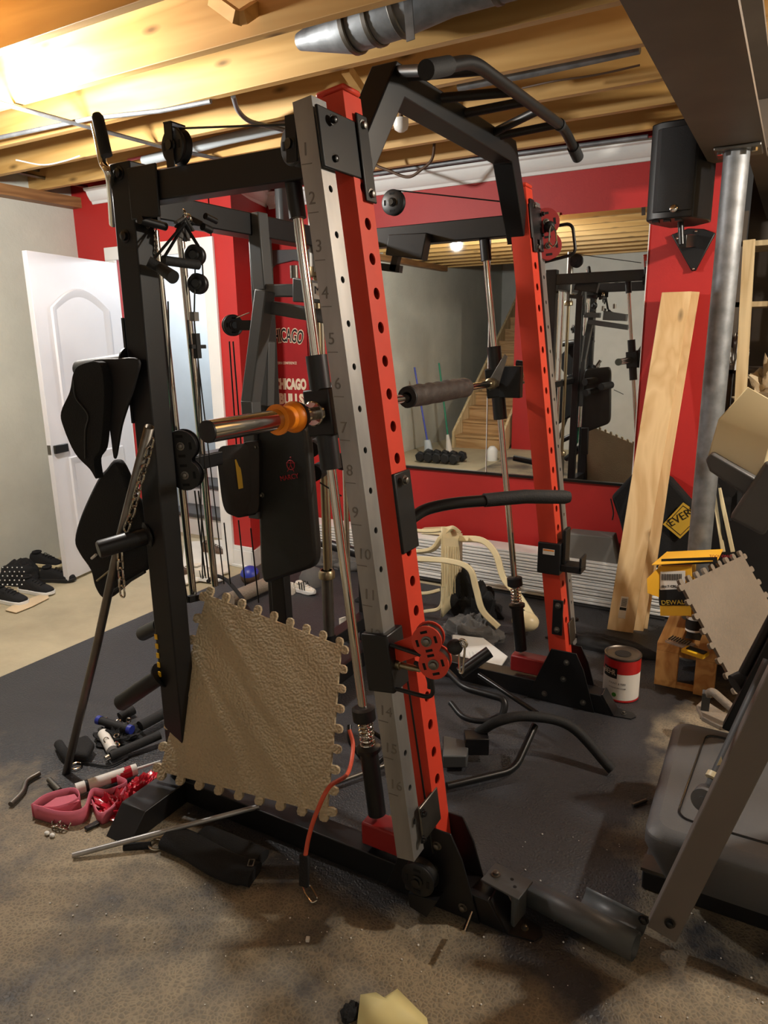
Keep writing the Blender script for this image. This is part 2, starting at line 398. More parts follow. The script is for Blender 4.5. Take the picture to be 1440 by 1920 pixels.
def chain(path, name, lab, ll=.040, r=.0034, wd=.0105, mt='chrome', par=None):
    path = [V(p) for p in path]; L_ = [0]
    for i in range(1, len(path)): L_.append(L_[-1] + (path[i] - path[i - 1]).length)
    mb = MB(); n = int(L_[-1] / (ll * .78)); 
    def at(s_):
        for i in range(1, len(path)):
            if s_ <= L_[i] or i == len(path) - 1: f_ = (s_ - L_[i - 1]) / max(1e-6, L_[i] - L_[i - 1]); return lerp(path[i - 1], path[i], f_), (path[i] - path[i - 1]).normalized()
    for k in range(n):
        c, d = at((k + .5) * ll * .78); u = d.cross(Y_).normalized(); 
        if k % 2: u = d.cross(u).normalized()
        pts = []
        for j in range(16):
            a = 2 * math.pi * j / 16; x = math.cos(a) * wd; y = math.sin(a) * wd + (ll / 2 - wd) * (1 if math.sin(a) >= 0 else -1); pts.append(c + u * x + d * y)
        mb.tube(pts, r, 6, True)
    o = mb.build(name, mt, par)
    return tag(o, lab, 'chain') if par is None else o

# ================================================================== THE ROOM
WY = 4.35; LX = -4.75; DY = 3.75; JB = 2.62; CZ = 2.86
st(MB().bb((LX - .2, -4.2, -.12), (3.2, 6.4, 0)).build('floor', 'floorc'))
st(MB().bb((LX - .2, -4.2, CZ), (3.2, 6.4, CZ + .03)).build('ceiling', 'subfloor'))
w = MB().bb((LX - .2, -4.2, 0), (LX, 6.4, CZ)); st(w.build('wall_left', 'concrete'))
# mirror wall, doorway wall and the short return between them
st(MB().bb((-3.62, WY, 0), (-0.44, WY + .12, CZ)).build('wall_back', 'red'))
w = MB(); w.prism([(-3.42, DY), (-3.24, DY), (-3.44, WY + .02), (-3.62, WY + .02)], (0, 0, 0), X_, Y_, CZ); w.bb((LX, DY, 0), (-4.36, DY + .12, CZ)); w.bb((-4.36, DY, 2.19), (-3.42, DY + .12, CZ))
st(w.build('wall_doorway', 'red'))
# stairwell behind the doorway: grey walls, white risers and dark treads
w = MB(); w.prism([(-3.43, DY), (-3.42, DY), (-3.62, WY + .02), (-3.62, 6.3), (-3.66, 6.3), (-3.66, WY)], (0, 0, 0), X_, Y_, CZ); w.bb((LX, 6.3, 0), (-3.3, 6.4, CZ)); w.bb((LX, DY + .12, 0), (LX + .04, 6.3, CZ))
st(w.build('wall_stairwell', 'greywall'))
t = thing('indoor_stairs', 'white-risered stairs with dark grey treads seen through the open doorway', 'stairs', (-3.9, 4.25, 0))
for i in range(6):
    y = 4.25 + i * .26; z = .19 * (i + 1)
    MB().bb((-4.6, y, z - .19), (-3.67, y + .26, z - .035)).build('riser', 'white', t)
    MB().bb((-4.6, y - .025, z - .035), (-3.67, y + .26, z)).build('tread', 'grey_m', t, bevel=.008)
# far walls seen only in the mirror
w = MB(); w.bb((-3.2, -1.5, 0), (3.1, -1.4, CZ)); w.bb((-3.28, -4.2, 0), (-3.2, -1.4, CZ)); w.bb((LX, -4.2, 0), (-3.2, -4.1, CZ))
st(w.build('wall_front', 'whitewall'))
st(MB().bb((-3.46, -1.55, 0), (-3.16, -1.16, CZ)).build('wall_pillar', 'red'))
st(MB().bb((3.0, -1.5, 0), (3.1, 6.4, CZ)).build('wall_right', 'concrete'))
st(MB().bb((-0.42, 6.3, 0), (3.1, 6.4, CZ)).build('wall_storage', 'beam'))
# crown moulding, baseboard, casing
def crown(p0, p1, nrm, zt, name):
    prof = [(0, 0), (.012, .0), (.018, .018), (.03, .024), (.05, .055), (.058, .078), (.075, .084), (.08, .1), (0, .1)]
    d = (V(p1) - V(p0)); mb = MB(); rings = []
    for p in (V(p0), V(p1)): rings.append([p + V(nrm) * a + Z_ * (zt - .1 + b_) for a, b_ in prof])
    mb.loft(rings, smooth=False); return st(mb.build(name, 'white', bevel=.002))
crown((-3.40, WY, 0), (-0.75, WY, 0), (0, -1, 0), 2.605, 'trim_1')
crown((-4.52, DY, 0), (-3.24, DY, 0), (0, -1, 0), 2.66, 'trim_2')
crown((-3.24, DY - .07, 0), (-3.44, WY, 0), (.95, .31, 0), 2.62, 'trim_3')
w = MB(); w.bb((-3.42 - .0, DY - .018, 0), (-3.22, DY, .13)); w.prism([(-3.24, DY - .018), (-3.222, DY - .018), (-3.422, WY), (-3.44, WY)], (0, 0, 0), X_, Y_, .13); w.bb((-3.42, DY - .026, 0), (-3.214, DY, .02)); w.bb((-3.42, DY - .012, .13), (-3.232, DY, .16))
st(w.build('baseboard_corner', 'white', bevel=.003))
w = MB(); w.bb((-3.50, DY - .022, 0), (-3.40, DY, 2.26)); w.bb((-4.44, DY - .022, 2.17), (-3.50, DY, 2.26)); w.bb((-4.44, DY - .022, 0), (-4.34, DY, 2.17)); w.bb((-3.52, DY, 0), (-3.5, DY + .12, 2.17))
st(w.build('trim_4', 'white', bevel=.004))
# joists
for i in range(17):
    y = 1.81 + (i - 9) * .392
    if i == 13: y += .03
    st(MB().bb((LX, y, JB), (3.1, y + .04, CZ)).build('ceiling_joist', 'joist', bevel=.002))
st(MB().bb((LX - .02, -1.5, 2.55), (LX + .10, 5, JB)).build('sill_plate', 'subfloor'))
# cross bridging between joists
for (a, b_) in ((W(400, 0, Z=2.74), W(447, 34, Z=2.64)), (W(452, 34, Z=2.64), W(515, -8, Z=2.8)), (W(648, 128, Z=2.66), W(682, 178, Z=2.62))):
    tag(MB().beam(a, b_, .035, .04).build('bridging_brace', 'joist'), '', 'brace')
brs = [o for o in C.objects if o.name.startswith('bridging_brace')]
for o, l in zip(brs, ('short wooden brace between joists at the top, left arm of the V', 'short wooden brace between joists at the top, right arm of the V', 'short wooden brace between joists beside the red upright top')): o['label'] = l
# steel beam and column
t = thing('steel_beam', 'brown-grey steel I-beam running under the joists at upper right', 'beam', (-.33, 1.2, 2.36))
MB().bb((-.45, -1.4, 2.36), (-.21, 3.86, 2.378)).build('lower_flange', 'beam', t)
MB().bb((-.45, -1.4, 2.60), (-.21, 3.86, 2.618)).build('upper_flange', 'beam', t)
MB().bb((-.335, -1.4, 2.378), (-.325, 3.86, 2.60)).build('web', 'beam', t)
t2 = thing('wood_girder', 'dark wooden girder continuing behind the steel beam end', 'beam', (-.2, 4.9, 2.38))
MB().bb((-.30, 3.87, 2.40), (-.14, 6.2, 2.62)).build('girder', 'beam', t2)
t = thing('steel_column', 'round galvanised steel column standing under the beam end', 'column', (-.315, 3.62, 0))
MB().cyl((-.315, 3.62, .012), (-.315, 3.62, 2.345), .052, n=32).build('shaft', 'galv', t)
MB().bb((-.40, 3.54, 2.345), (-.22, 3.72, 2.36)).build('cap_plate', 'steel2', t, bevel=.004)
MB().bb((-.40, 3.54, 0), (-.22, 3.72, .012)).build('base_plate', 'steel2', t)
for dx in (-.06, .07): MB().cyl((-.315 + dx, 3.56, 2.33), (-.315 + dx, 3.56, 2.346), .012, n=6).build('bolt', 'chrome', t)
# ------------------------------------------------------------------ ceiling services
def pipe(name, lab, cat, pts, r, mt, n=12):
    return tag(MB().tube(pts, r, n).build(name, mt), lab, cat)
t = thing('air_duct', 'round galvanised air duct between the joists at top centre', 'duct', W(650, 40, Z=2.62))
p = [W(560, 60, Y=2.4), W(610, 60, Y=2.4), W(680, 38, Y=2.36), W(770, 18, Y=2.36), W(1000, -50, Y=2.36)]
p = [V((-1.62, 2.42, 2.72)), V((-1.46, 2.42, 2.70)), V((-1.30, 2.40, 2.715)), V((-1.1, 2.40, 2.73)), V((-.30, 2.40, 2.74))]
p = [V((-1.74, 2.46, 2.68)), V((-1.50, 2.42, 2.665)), V((-1.30, 2.40, 2.672)), V((-1.1, 2.40, 2.70)), V((-.30, 2.40, 2.71))]
MB().tube(p, [.03, .08, .085, .085, .085], 28).build('duct_pipe', 'galv', t)
for q in (.28, .40, .52, .8):
    i = int(q * 4); f_ = q * 4 - i; c = lerp(p[i], p[i + 1], f_); d = (p[i + 1] - p[i]).normalized()
    MB().lathe(c - d * .012, d, [(.086, 0), (.09, .004), (.09, .02), (.086, .024)], 28).build('joint_band', 'steel2', t)
MB().beam(W(764, -10, Y=2.3), W(770, 76, Y=2.3), .03, .004, Y_).build('hanger_strap', 'galv', t)
pipe('round_conduit', 'grey conduit crossing diagonally under the joists at left', 'conduit', [W(-40, 182, Z=2.60), W(180, 242, Z=2.60), W(310, 277, Z=2.60), W(420, 300, Z=2.60)], .010, 'galv')
pipe('round_conduit', 'straight conduit clipped along the lower edge of a left joist', 'conduit', [W(-20, 262, Z=2.61), W(170, 222, Z=2.61), W(300, 208, Z=2.61), W(395, 190, Z=2.61)], .010, 'galv')
pipe('flexible_cable', 'grey flexible cable looping down from a joist above the rack', 'cable', spline([W(437, 180, Z=2.62), W(447, 208, Z=2.6), W(470, 228, Z=2.59), W(510, 238, Z=2.59), W(560, 252, Z=2.6)]), .011, 'galv')
pipe('waste_pipe', 'pale grey plastic pipe running behind the top pulley', 'pipe', [W(270, 302, Y=3.3), W(420, 262, Y=3.3), W(600, 222, Y=3.3)], .028, 'greywall', 18)
pipe('water_line', 'thin pink-red water line beside the grey plastic pipe', 'pipe', [W(240, 300, Y=3.36), W(420, 262, Y=3.36), W(560, 236, Y=3.36)], .008, 'pink')
pipe('conduit_run', 'long galvanised conduit along the joists behind the pull-up bar', 'conduit', [W(860, 160, Y=3.1), W(1000, 132, Y=3.1), W(1200, 88, Y=3.1)], .024, 'galv', 16)
pipe('conduit_run', 'slim conduit just above the white crown moulding', 'conduit', [W(690, 328, Y=4.24), W(880, 300, Y=4.24), W(1215, 256, Y=4.24)], .012, 'galv')
pipe('electric_cable', 'thin dark cable strung along the joists near the steel beam', 'cable', spline([W(980, 165, Z=2.618), W(1040, 152, Z=2.606), W(1120, 140, Z=2.606), W(1200, 122, Z=2.618)]), .004, 'brown')
pipe('electric_cable', 'brown cable drooping in front of the crown moulding', 'cable', spline([W(690, 270, Y=3.9), W(700, 305, Y=3.9), W(730, 320, Y=3.9), W(765, 332, Y=3.9), W(790, 318, Y=3.9), W(810, 298, Y=3.9), W(815, 262, Y=3.9)]), .008, 'brown')
pipe('electric_cable', 'thin white cable sagging under the joists at far left', 'cable', spline([W(30, 300, Z=2.58), W(80, 309, Z=2.58), W(120, 302, Z=2.59), W(150, 292, Z=2.61)]), .004, 'plastic_w')
for k, (a, b_, l) in enumerate((((0, 302), (195, 348), 'upper dark pipe above the concrete wall at left'), ((0, 318), (190, 356), 'lower grey pipe above the concrete wall at left'))):
    pipe('wall_pipe', l, 'pipe', [W(a[0] - 60, a[1] - 14, X=-4.62 + k * .05), W(b_[0], b_[1], X=-4.62 + k * .05)], .011, 'steel2')
t = thing('smoke_alarm', 'small white dome detector hanging from the joists', 'detector', W(752, 236, Y=3.2))
c = W(752, 236, Y=3.2)
MB().lathe(c + Z_ * .03, -Z_, [(.035, 0), (.035, .03), (.03, .045), (.015, .055), (0, .058)], 20).build('dome', 'plastic_w', t)
MB().cyl(c + Z_ * .03, c + Z_ * .30, .01).build('stem', 'brown', t)
# bulbs (lamp sockets with the glowing globe)
def bulb(p, lab):
    t = thing('light_bulb', lab, 'light bulb', p + Z_ * .02)
    MB().sphere(p, .024).build('globe', 'bulb', t)
    MB().lathe(p + Z_ * .05, Z_, [(.022, 0), (.022, .05), (.04, .06), (.04, .075)], 20).build('socket', 'plastic_w', t)
    MB().cyl(p + Z_ * .11, (p.x, p.y, 2.86), .012, n=10).build('stem', 'plastic_w', t)
bulb(BULB1, 'bare glowing bulb under the joists, seen in the mirror')
bulb(BULB2, 'bare glowing bulb above the treadmill side of the room')
bulb(FILL3, 'added fill bulb behind the camera, not a lamp of the room')
bulb(BULB4, 'bare glowing bulb in the stairwell behind the open door')

# ------------------------------------------------------------------ door (open, hinged on the doorway)
dt = thing('door_1', 'white arched two-panel door standing open by the concrete wall', 'door', (-4.16, 2.93, 0)); dt['kind'] = 'structure'; del dt['category']
hA = V((-4.16, 2.915, .02)); hB = V((-4.34, 3.74, .02)); du = (hB - hA).normalized(); L = (hB - hA).length; dn = V((du.y, -du.x, 0))
DH = 2.13
MB().solid([hA, hB, hB + Z_ * DH, hA + Z_ * DH], -dn * .036).build('door_leaf', 'door', dt, bevel=.002)
def frame(pl, w_, h_, name, mt='door'):
    """raised moulding following a closed outline on the door face"""
    o = hA + dn * .001; mb = MB(); N = len(pl); cx = sum(a for a, _ in pl) / N; cy = sum(b for _, b in pl) / N
    def P(a, b, d): return o + du * a + Z_ * b + dn * d
    rings = []
    for dd, hh in ((0, 0), (.006, h_), (.022, h_ * .8), (w_, 0)):
        ring = []
        for i, (a, b) in enumerate(pl):
            va = V((a - cx, b - cy)); sx = 1 - dd / (abs(max(q[0] for q in pl) - cx)); sy = 1 - dd / (abs(max(q[1] for q in pl) - cy))
            ring.append(P(cx + (a - cx) * sx, cy + (b - cy) * sy, hh))
        rings.append(ring)
    mb.loft(rings, smooth=False, caps=False); mb.add(rings[-1], [tuple(range(N))]); mb.build(name, mt, dt)
x0, x1 = .14, L - .14
top = [(x0, .98), (x1, .98), (x1, 1.80)] + [(lerp(x1, x0, k / 12), 1.80 + .13 * math.sin(math.pi * k / 12)) for k in range(1, 12)] + [(x0, 1.80)]
frame(top, .055, .014, 'upper_panel'); frame([(x0, .2), (x1, .2), (x1, .83), (x0, .83)], .055, .014, 'lower_panel')
c = hA + du * .07 + Z_ * .90 + dn * .004
h = MB().box(c + dn * .01, (.12, .02, .055), R=Matrix((du, -dn, Z_)).transposed()); h.build('handle', 'blk2', dt, bevel=.004)
MB().box(hA - du * .002 + Z_ * .90 - dn * .018, (.004, .024, .06), R=Matrix((du, -dn, Z_)).transposed()).build('latch_plate', 'steel2', dt)

# ------------------------------------------------------------------ floor mats
def fmat(x0, y0, x1, y1, mt, lab, z=.012, teeth=()):
    mb = MB(); poly = [(x0, y0)]
    def edge(a, b, on):
        a = V(a); b = V(b)
        if not on: return [tuple(b)]
        n = max(2, int((b - a).length / .11)); d = (b - a).normalized(); nn = V((d.y, -d.x)); out = []
        for i in range(n):
            s0 = (b - a).length * i / n; s = (b - a).length / n
            for f_, g in ((.3, 0), (.2, on), (.8, on), (.7, 0)): q = a + d * (s0 + s * f_) + nn * g * .022; out.append((q.x, q.y))
        out.append((b.x, b.y)); return out
    cs = [(x0, y0), (x1, y0), (x1, y1), (x0, y1)]; poly = []
    for i in range(4): poly += edge(cs[i], cs[(i + 1) % 4], teeth[i] if teeth else 0)
    mb.prism(poly, (0, 0, .0005), X_, Y_, z); o = mb.build('floor_mat', mt); return tag(o, lab, 'floor mat', 'interlocking rubber floor mats')
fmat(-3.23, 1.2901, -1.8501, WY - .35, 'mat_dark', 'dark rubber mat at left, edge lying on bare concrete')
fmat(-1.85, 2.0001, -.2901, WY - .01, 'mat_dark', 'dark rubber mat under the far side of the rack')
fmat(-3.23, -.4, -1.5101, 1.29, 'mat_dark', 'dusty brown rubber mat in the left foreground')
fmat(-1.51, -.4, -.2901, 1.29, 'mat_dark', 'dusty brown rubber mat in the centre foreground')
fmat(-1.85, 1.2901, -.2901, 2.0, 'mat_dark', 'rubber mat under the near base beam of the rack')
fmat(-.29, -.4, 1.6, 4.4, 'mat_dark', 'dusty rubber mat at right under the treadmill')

# ------------------------------------------------------------------ mirror
for a, b_, l in ((-2.55, -1.707, 'left wall mirror panel, partly behind the near red upright'), (-1.703, -.778, 'right wall mirror panel beside the leaning boards')):
    t = thing('wall_mirror', l, 'mirror', ((a + b_) / 2, WY - .01, .713), 'frameless wall mirrors')
    mg = MB(); yw = .002
    mg.prism([(a, WY - .004), (b_, WY - .004), (b_, WY - .006 - .0), (a, WY - .006 - yw * (b_ - a))], (0, 0, .728), X_, Y_, 1.547)
    mg.build('glass', 'mirror', t)
    MB().bb((a, WY - .022, .713), (b_, WY - .001, .728)).build('bottom_channel', 'blk2', t)
    MB().bb((a + .4, WY - .014, 2.268), (a + .42, WY - .001, 2.29)).build('clip', 'chrome', t)
    MB().bb((b_ - .004, WY - .010, .728), (b_, WY - .001, 2.275)).build('edge', 'white', t)

# ================================================================== THE RACK
rk = thing('smith_machine', 'black and red smith machine power rack filling the room centre', 'power rack', (-1.3, 2.2, .012))
YN, YF = 1.55, 2.85
def xf_(z): return -.70 - .1305 * z           # front (+X) face of the leaning uprights
def xr(z): return -.925 - .12 * z             # guide rods
def holed(p0, p1, w, dep, holes, hr, up, name, mt, side=1):
    """square tube p0->p1 (front face centre line), front face along +X with round holes at distances along it; depth goes -X"""
    p0 = V(p0); p1 = V(p1); L = (p1 - p0).length; d = (p1 - p0).normalized(); s = V(up); n = s.cross(d).normalized()
    if n.x < 0: n = -n
    mb = MB(); hw = w / 2
    def P(a, b, c=0): return p0 + d * a + s * b + n * c
    mb.add([P(0, -hw), P(L, -hw), P(L, -hw, -dep), P(0, -hw, -dep)], [(0, 1, 2, 3)]); mb.add([P(0, hw), P(L, hw), P(L, hw, -dep), P(0, hw, -dep)], [(3, 2, 1, 0)])
    mb.add([P(0, -hw, -dep), P(L, -hw, -dep), P(L, hw, -dep), P(0, hw, -dep)], [(0, 1, 2, 3)])
    for a in (0, L): mb.add([P(a, -hw), P(a, hw), P(a, hw, -dep), P(a, -hw, -dep)], [(0, 1, 2, 3)])
    prev = 0; N = 16
    for hpos in holes:
        a0, a1 = hpos - hw, hpos + hw
        if a0 > prev: mb.add([P(prev, -hw), P(a0, -hw), P(a0, hw), P(prev, hw)], [(0, 1, 2, 3)])
        cir = []; sq = []
        for k in range(N):
            t_ = 2 * math.pi * (k + .5) / N; cx_, sy_ = math.cos(t_), math.sin(t_)
            cir.append((cx_ * hr, sy_ * hr)); m_ = max(abs(cx_), abs(sy_)); sq.append((cx_ / m_ * hw, sy_ / m_ * hw))
        # corners
        vs = [P(hpos + a, b) for a, b in cir] + [P(hpos + a, b) for a, b in sq] + [P(hpos + a, b, -.004) for a, b in cir]
        fs = [(k, (k + 1) % N, (k + 1) % N + N, k + N) for k in range(N)] + [(k + 2 * N, (k + 1) % N + 2 * N, (k + 1) % N, k) for k in range(N)]
        mb.add(vs, fs)
        for ca, cb in ((1, 1), (-1, 1), (-1, -1), (1, -1)):
            q = V((ca * hw, cb * hw)); near = sorted(range(N), key=lambda k: (V(sq[k]) - q).length)[:2]
            mb.add([P(hpos + sq[near[0]][0], sq[near[0]][1]), P(hpos + q.x, q.y), P(hpos + sq[near[1]][0], sq[near[1]][1])], [(0, 1, 2)])
        # shallow dark pocket behind the hole
        mb.add([P(hpos + math.cos(2 * math.pi * k / N) * hr * 1.3, math.sin(2 * math.pi * k / N) * hr * 1.3, -dep * .6) for k in range(N)], [tuple(range(N))], mi=1)
        prev = a1
    if prev < L: mb.add([P(prev, -hw), P(L, -hw), P(L, hw), P(prev, hw)], [(0, 1, 2, 3)])
    return mb.build(name, [mt, 'hole'], rk)
def bolt(c, n, parent, r=.011, mt='steel2'):
    n = V(n).normalized(); MB().lathe(V(c), n, [(r * 1.5, 0), (r * 1.5, .002), (r, .0025), (r * .95, .010), (r * .5, .012), (0, .012)], 12).build('bolt', mt, parent)
for yc, ys, sgn in ((YN + .04, 1.46, -1), (YF + .04, 2.99, 1)):
    zs = (.10, 2.16)
    p0 = V((xf_(zs[0]), yc, zs[0])); p1 = V((xf_(zs[1]), yc, zs[1]))
    hs = [.30 + .0825 * k for k in range(21)]
    up_ = holed(p0, p1, .08, .075, [h for h in hs if h < 1.96], .0145, (0, 1, 0), 'front_upright', 'orange')
    q0 = V((xf_(.245) - .0, ys, .245)); q1 = V((xf_(2.12), ys, 2.12))
    if sgn < 0: q0 = V((xf_(.245) - .012, ys, .245)); q1 = V((xf_(2.12) - .012, ys, 2.12))
    tr = holed(q0, q1, .058, .052, [.10 + .10 * k for k in range(18)], .008, (0, 1, 0), 'pulley_track', 'steel')
    # engraved numbers on the outer side of the track
    d = (q1 - q0).normalized()
    for k in range(1, 17):
        o = q1 - d * (.12 + (k - 1) * .1045) + V((-.046, sgn * .0292, 0))
        if sgn < 0:
            text('engraved_number', str(k), o, X_, Z_, .028, 'inkgrey', tr)
            MB().box(o + V((.012, 0, -.018)), (.028, .0015, .0018)).build('engraved_line', 'inkgrey', tr)
    # connection plates between upright and track at the top and bottom
    for zz, hh in ((2.035, .13), (.33, .13)):
        c = V((xf_(zz) + .001 - (.006 if sgn < 0 else 0), (yc + ys) / 2, zz))
        R = Matrix.Rotation(math.atan(-.1305), 3, 'Y')
        MB().box(c + V((.004, -.0 , 0)), (.008, abs(yc - ys) + (.07 if zz > 1 else -.02), hh if zz > 1 else .10), R=R).build('joining_plate', 'blk' if zz > 1 else 'steel2', rk, bevel=.003)
        for dz in (-.04, .04): bolt(c + V((.010, (ys - yc) * .42, dz)), X_, rk, .008, 'blk2')
    MB().box(V((xf_(2.0) + .004, yc + (.018 if sgn < 0 else 0), 2.02)), (.006, .05, .20), R=Matrix.Rotation(math.atan(-.1305), 3, 'Y')).build('cover_plate', 'blk', rk, bevel=.003)
    for dz in (-.08, .075): bolt(V((xf_(2.02 + dz) + .008, yc + .018, 2.02 + dz)), X_, rk, .009)
    # plastic end cap
    MB().beam(p1 - (p1 - p0).normalized() * .002 + V((-.0375, 0, 0)), p1 + (p1 - p0).normalized() * .012 + V((-.0375, 0, 0)), .078, .082).build('end_cap', 'orange', rk, bevel=.006)
    # guide rod with rubber stop, spring and lower socket on a red arm
    zb, zt_ = (.205, 2.02)
    ra = V((xr(zb), yc, zb)); rb = V((xr(zt_), yc, zt_)); rd = (rb - ra).normalized()
    MB().cyl(ra, rb, .0135, n=20).build('guide_rod', 'chrome', rk)
    MB().cyl(ra + rd * .01, ra + rd * .22, .027, n=20).build('rod_socket', 'blk', rk)
    MB().lathe(ra + rd * .215, rd, [(.036, 0), (.036, .012), (.02, .016)], 20).build('washer', 'blk2', rk)
    sp = MB(); pts = []
    for k in range(90):
        a = k * 2 * math.pi * 6 / 90; pts.append(ra + rd * (.228 + .085 * k / 90) + (X_ * math.cos(a) + Y_ * math.sin(a)) * .021)
    sp.tube(pts, .0028, 6); sp.build('spring', 'chrome', rk)
    MB().lathe(ra + rd * .315, rd, [(.034, 0), (.034, .035), (.024, .04)], 20).build('rubber_stop', 'blk', rk)
    MB().cyl(rb - rd * .12, rb, .022, n=20).build('rod_cap', 'blk', rk)
    arm = MB(); arm.bb((xr(.1) - .05, yc - .035, .12), (xf_(.15) - .06, yc + .035, .195)); arm.build('rod_arm', 'bracket_red', rk, bevel=.006)
    # gusset plates at the foot, floor base beam with slanted end
    b0, b1 = -1.72, -.575
    z0, z1 = .013, .098
    mb = MB(); yy0, yy1 = yc - .038, yc + .038
    poly = [(b0, z0), (-.525, z0), (-.578, z1), (b0, z1)]
    mb.prism(poly, (0, yy1, 0), X_, Z_, .076); mb.build('base_beam', 'blk', rk, bevel=.003)
    mb = MB(); mb.solid([V((-.523, yy0, z0)), V((-.523, yy1, z0)), V((-.577, yy1, z1 + .002)), V((-.577, yy0, z1 + .002))], V((.006, 0, .003))); mb.solid([V((-.523, yy0, z0)), V((-.45, yy0 + .01, z0)), V((-.435, yc, z0)), V((-.45, yy1 - .01, z0)), V((-.523, yy1, z0))], V((0, 0, .005)))
    ft = mb.build('foot_plate', 'blk', rk)
    bolt(V((-.485, yc, z0 + .005)), Z_, rk, .007)
    for sy in (yy0 - .007, yy1 + .001):
        mb = MB(); mb.prism([(-.90, .014), (-.60, .014), (-.655, .20), (-.69, .27), (-.80, .27), (-.86, .12)], (0, sy + .006, 0), X_, Z_, .006); mb.build('gusset_plate', 'blk', rk, bevel=.002)
    for bx, bz in ((-.73, .22), (-.74, .14), (-.82, .05), (-.65, .05)): bolt((bx, yy0 - .007, bz), -Y_, rk, .009)
    MB().bb((-.80, yy0 - .011, .34), (-.755, yy0 - .004, .50)).build('splice_plate', 'blk', rk, bevel=.003) if sgn > 0 else None
    if sgn > 0:
        for z_ in (.365, .475): bolt((-.777, yy0 - .011, z_), -Y_, rk, .009)
    # rear post, top beam
    MB().bb((-1.79, yc - .038, .10), (-1.705, yc + .038, 2.10)).build('rear_post', 'blk', rk, bevel=.004)
    for z_ in (2.07, 1.90): bolt((-1.75, yc - .038, z_), -Y_, rk, .013, 'blk2')
    for z_ in (2.05, 1.93): bolt((-1.705, yc, z_), X_, rk, .010, 'blk2')
    MB().bb((-1.705, yc - .032, 1.985), (xf_(2.0) - .075, yc + .032, 2.065)).build('top_beam', 'blk', rk, bevel=.004)
    MB().bb((-1.715, yc - .042, 1.94), (-1.60, yc - .034, 2.08)).build('corner_plate', 'blk', rk, bevel=.004) if sgn < 0 else None
# rear foot crosswise, top rear cross beam, low rear cross beam
mb = MB(); mb.prism([(1.293, .013), (3.05, .013), (3.05, .095), (1.37, .095)], (-1.82, 0, 0), Y_, Z_, .11); mb.build('rear_foot', 'blk', rk, bevel=.003)
MB().bb((-1.785, YN + .08, 1.955), (-1.705, YF, 2.03)).build('rear_cross_beam', 'blk', rk, bevel=.004)
MB().bb((-1.785, YN + .08, 1.17), (-1.73, YF, 1.22)).build('middle_cross_bar', 'blk', rk, bevel=.004)
# arched front cross beam
P_ = [V((-1.03, 1.64, 1.99)), V((-1.0, 1.80, 2.245)), V((-1.0, 2.66, 2.245)), V((-1.02, 2.90, 1.98))]
arch = MB()
def section(a, b, t0, t1):
    arch.beam(a, b, .075, .075, (1, 0, 0))
arch2 = MB(); rings = []
hw = .038
dirs = [(P_[1] - P_[0]).normalized(), (P_[2] - P_[1]).normalized(), (P_[3] - P_[2]).normalized()]
for i, p in enumerate(P_):
    if i == 0: t_ = dirs[0]; m_ = 1
    elif i == 3: t_ = dirs[2]; m_ = 1
    else: t_ = (dirs[i - 1] + dirs[i]).normalized(); m_ = 1 / t_.dot(dirs[i])
    nrm = t_.cross(X_).normalized() * m_
    rings.append([p + X_ * a * hw + nrm * b * hw for a, b in ((-1, -1), (1, -1), (1, 1), (-1, 1))])
arch2.loft(rings, smooth=False); arch2.build('arched_cross_beam', 'blk', rk, bevel=.004)
for yy in (1.66, 2.90): MB().bb((-1.04, yy - .03, 1.93), (-.985, yy + .03, 2.05)).build('arch_bracket', 'blk', rk, bevel=.004)
# multi-grip pull-up bar
pb = thing('pull_up_bar', 'black multi-grip pull-up bar arched over the front of the rack', 'pull-up bar', (-.9, 2.2, 2.2)); 
D.objects.remove(pb)
mainb = arc([W(800, 131, X=-.78), W(885, 114, X=-.78), W(1058, 240, X=-.78), W(1083, 294, X=-.78)], .07)
mb = MB().tube(mainb, .0165, 16); pu = mb.build('pull_up_bar', 'blk', rk)
e0, e1 = mainb[0], mainb[-1]
d0 = (mainb[1] - mainb[0]).normalized(); d1 = (mainb[-2] - mainb[-1]).normalized()
MB().tube([e0 - d0 * .004, e0 + d0 * .12], .021, 18).build('grip_sleeve', 'grip', pu); MB().tube([e1 - d1 * .004, e1 + d1 * .07], .021, 18).build('grip_sleeve', 'grip', pu)
MB().tube([lerp(mainb[8], mainb[9], .25), lerp(mainb[8], mainb[9], .95)], .0195, 16).build('grip_sleeve', 'grip', pu) if len(mainb) > 9 else None
zc = 2.265
def mp_(t):  # point on the straight part of the main bar
    return lerp(W(885, 114, X=-.78), W(1058, 240, X=-.78), t)
for (ya, t_, lit) in ((1.80, -.38, 0), (1.84, .10, 0), (2.05, .38, 0), (2.22, .52, 0), (2.47, .66, 1), (2.52, .92, 0)):
    q = mp_(t_) if t_ >= 0 else W(812, 131, X=-.78)
    MB().tube([V((-.97, ya, zc)), q], .0135, 14).build('grip_rung', 'blk', pu)
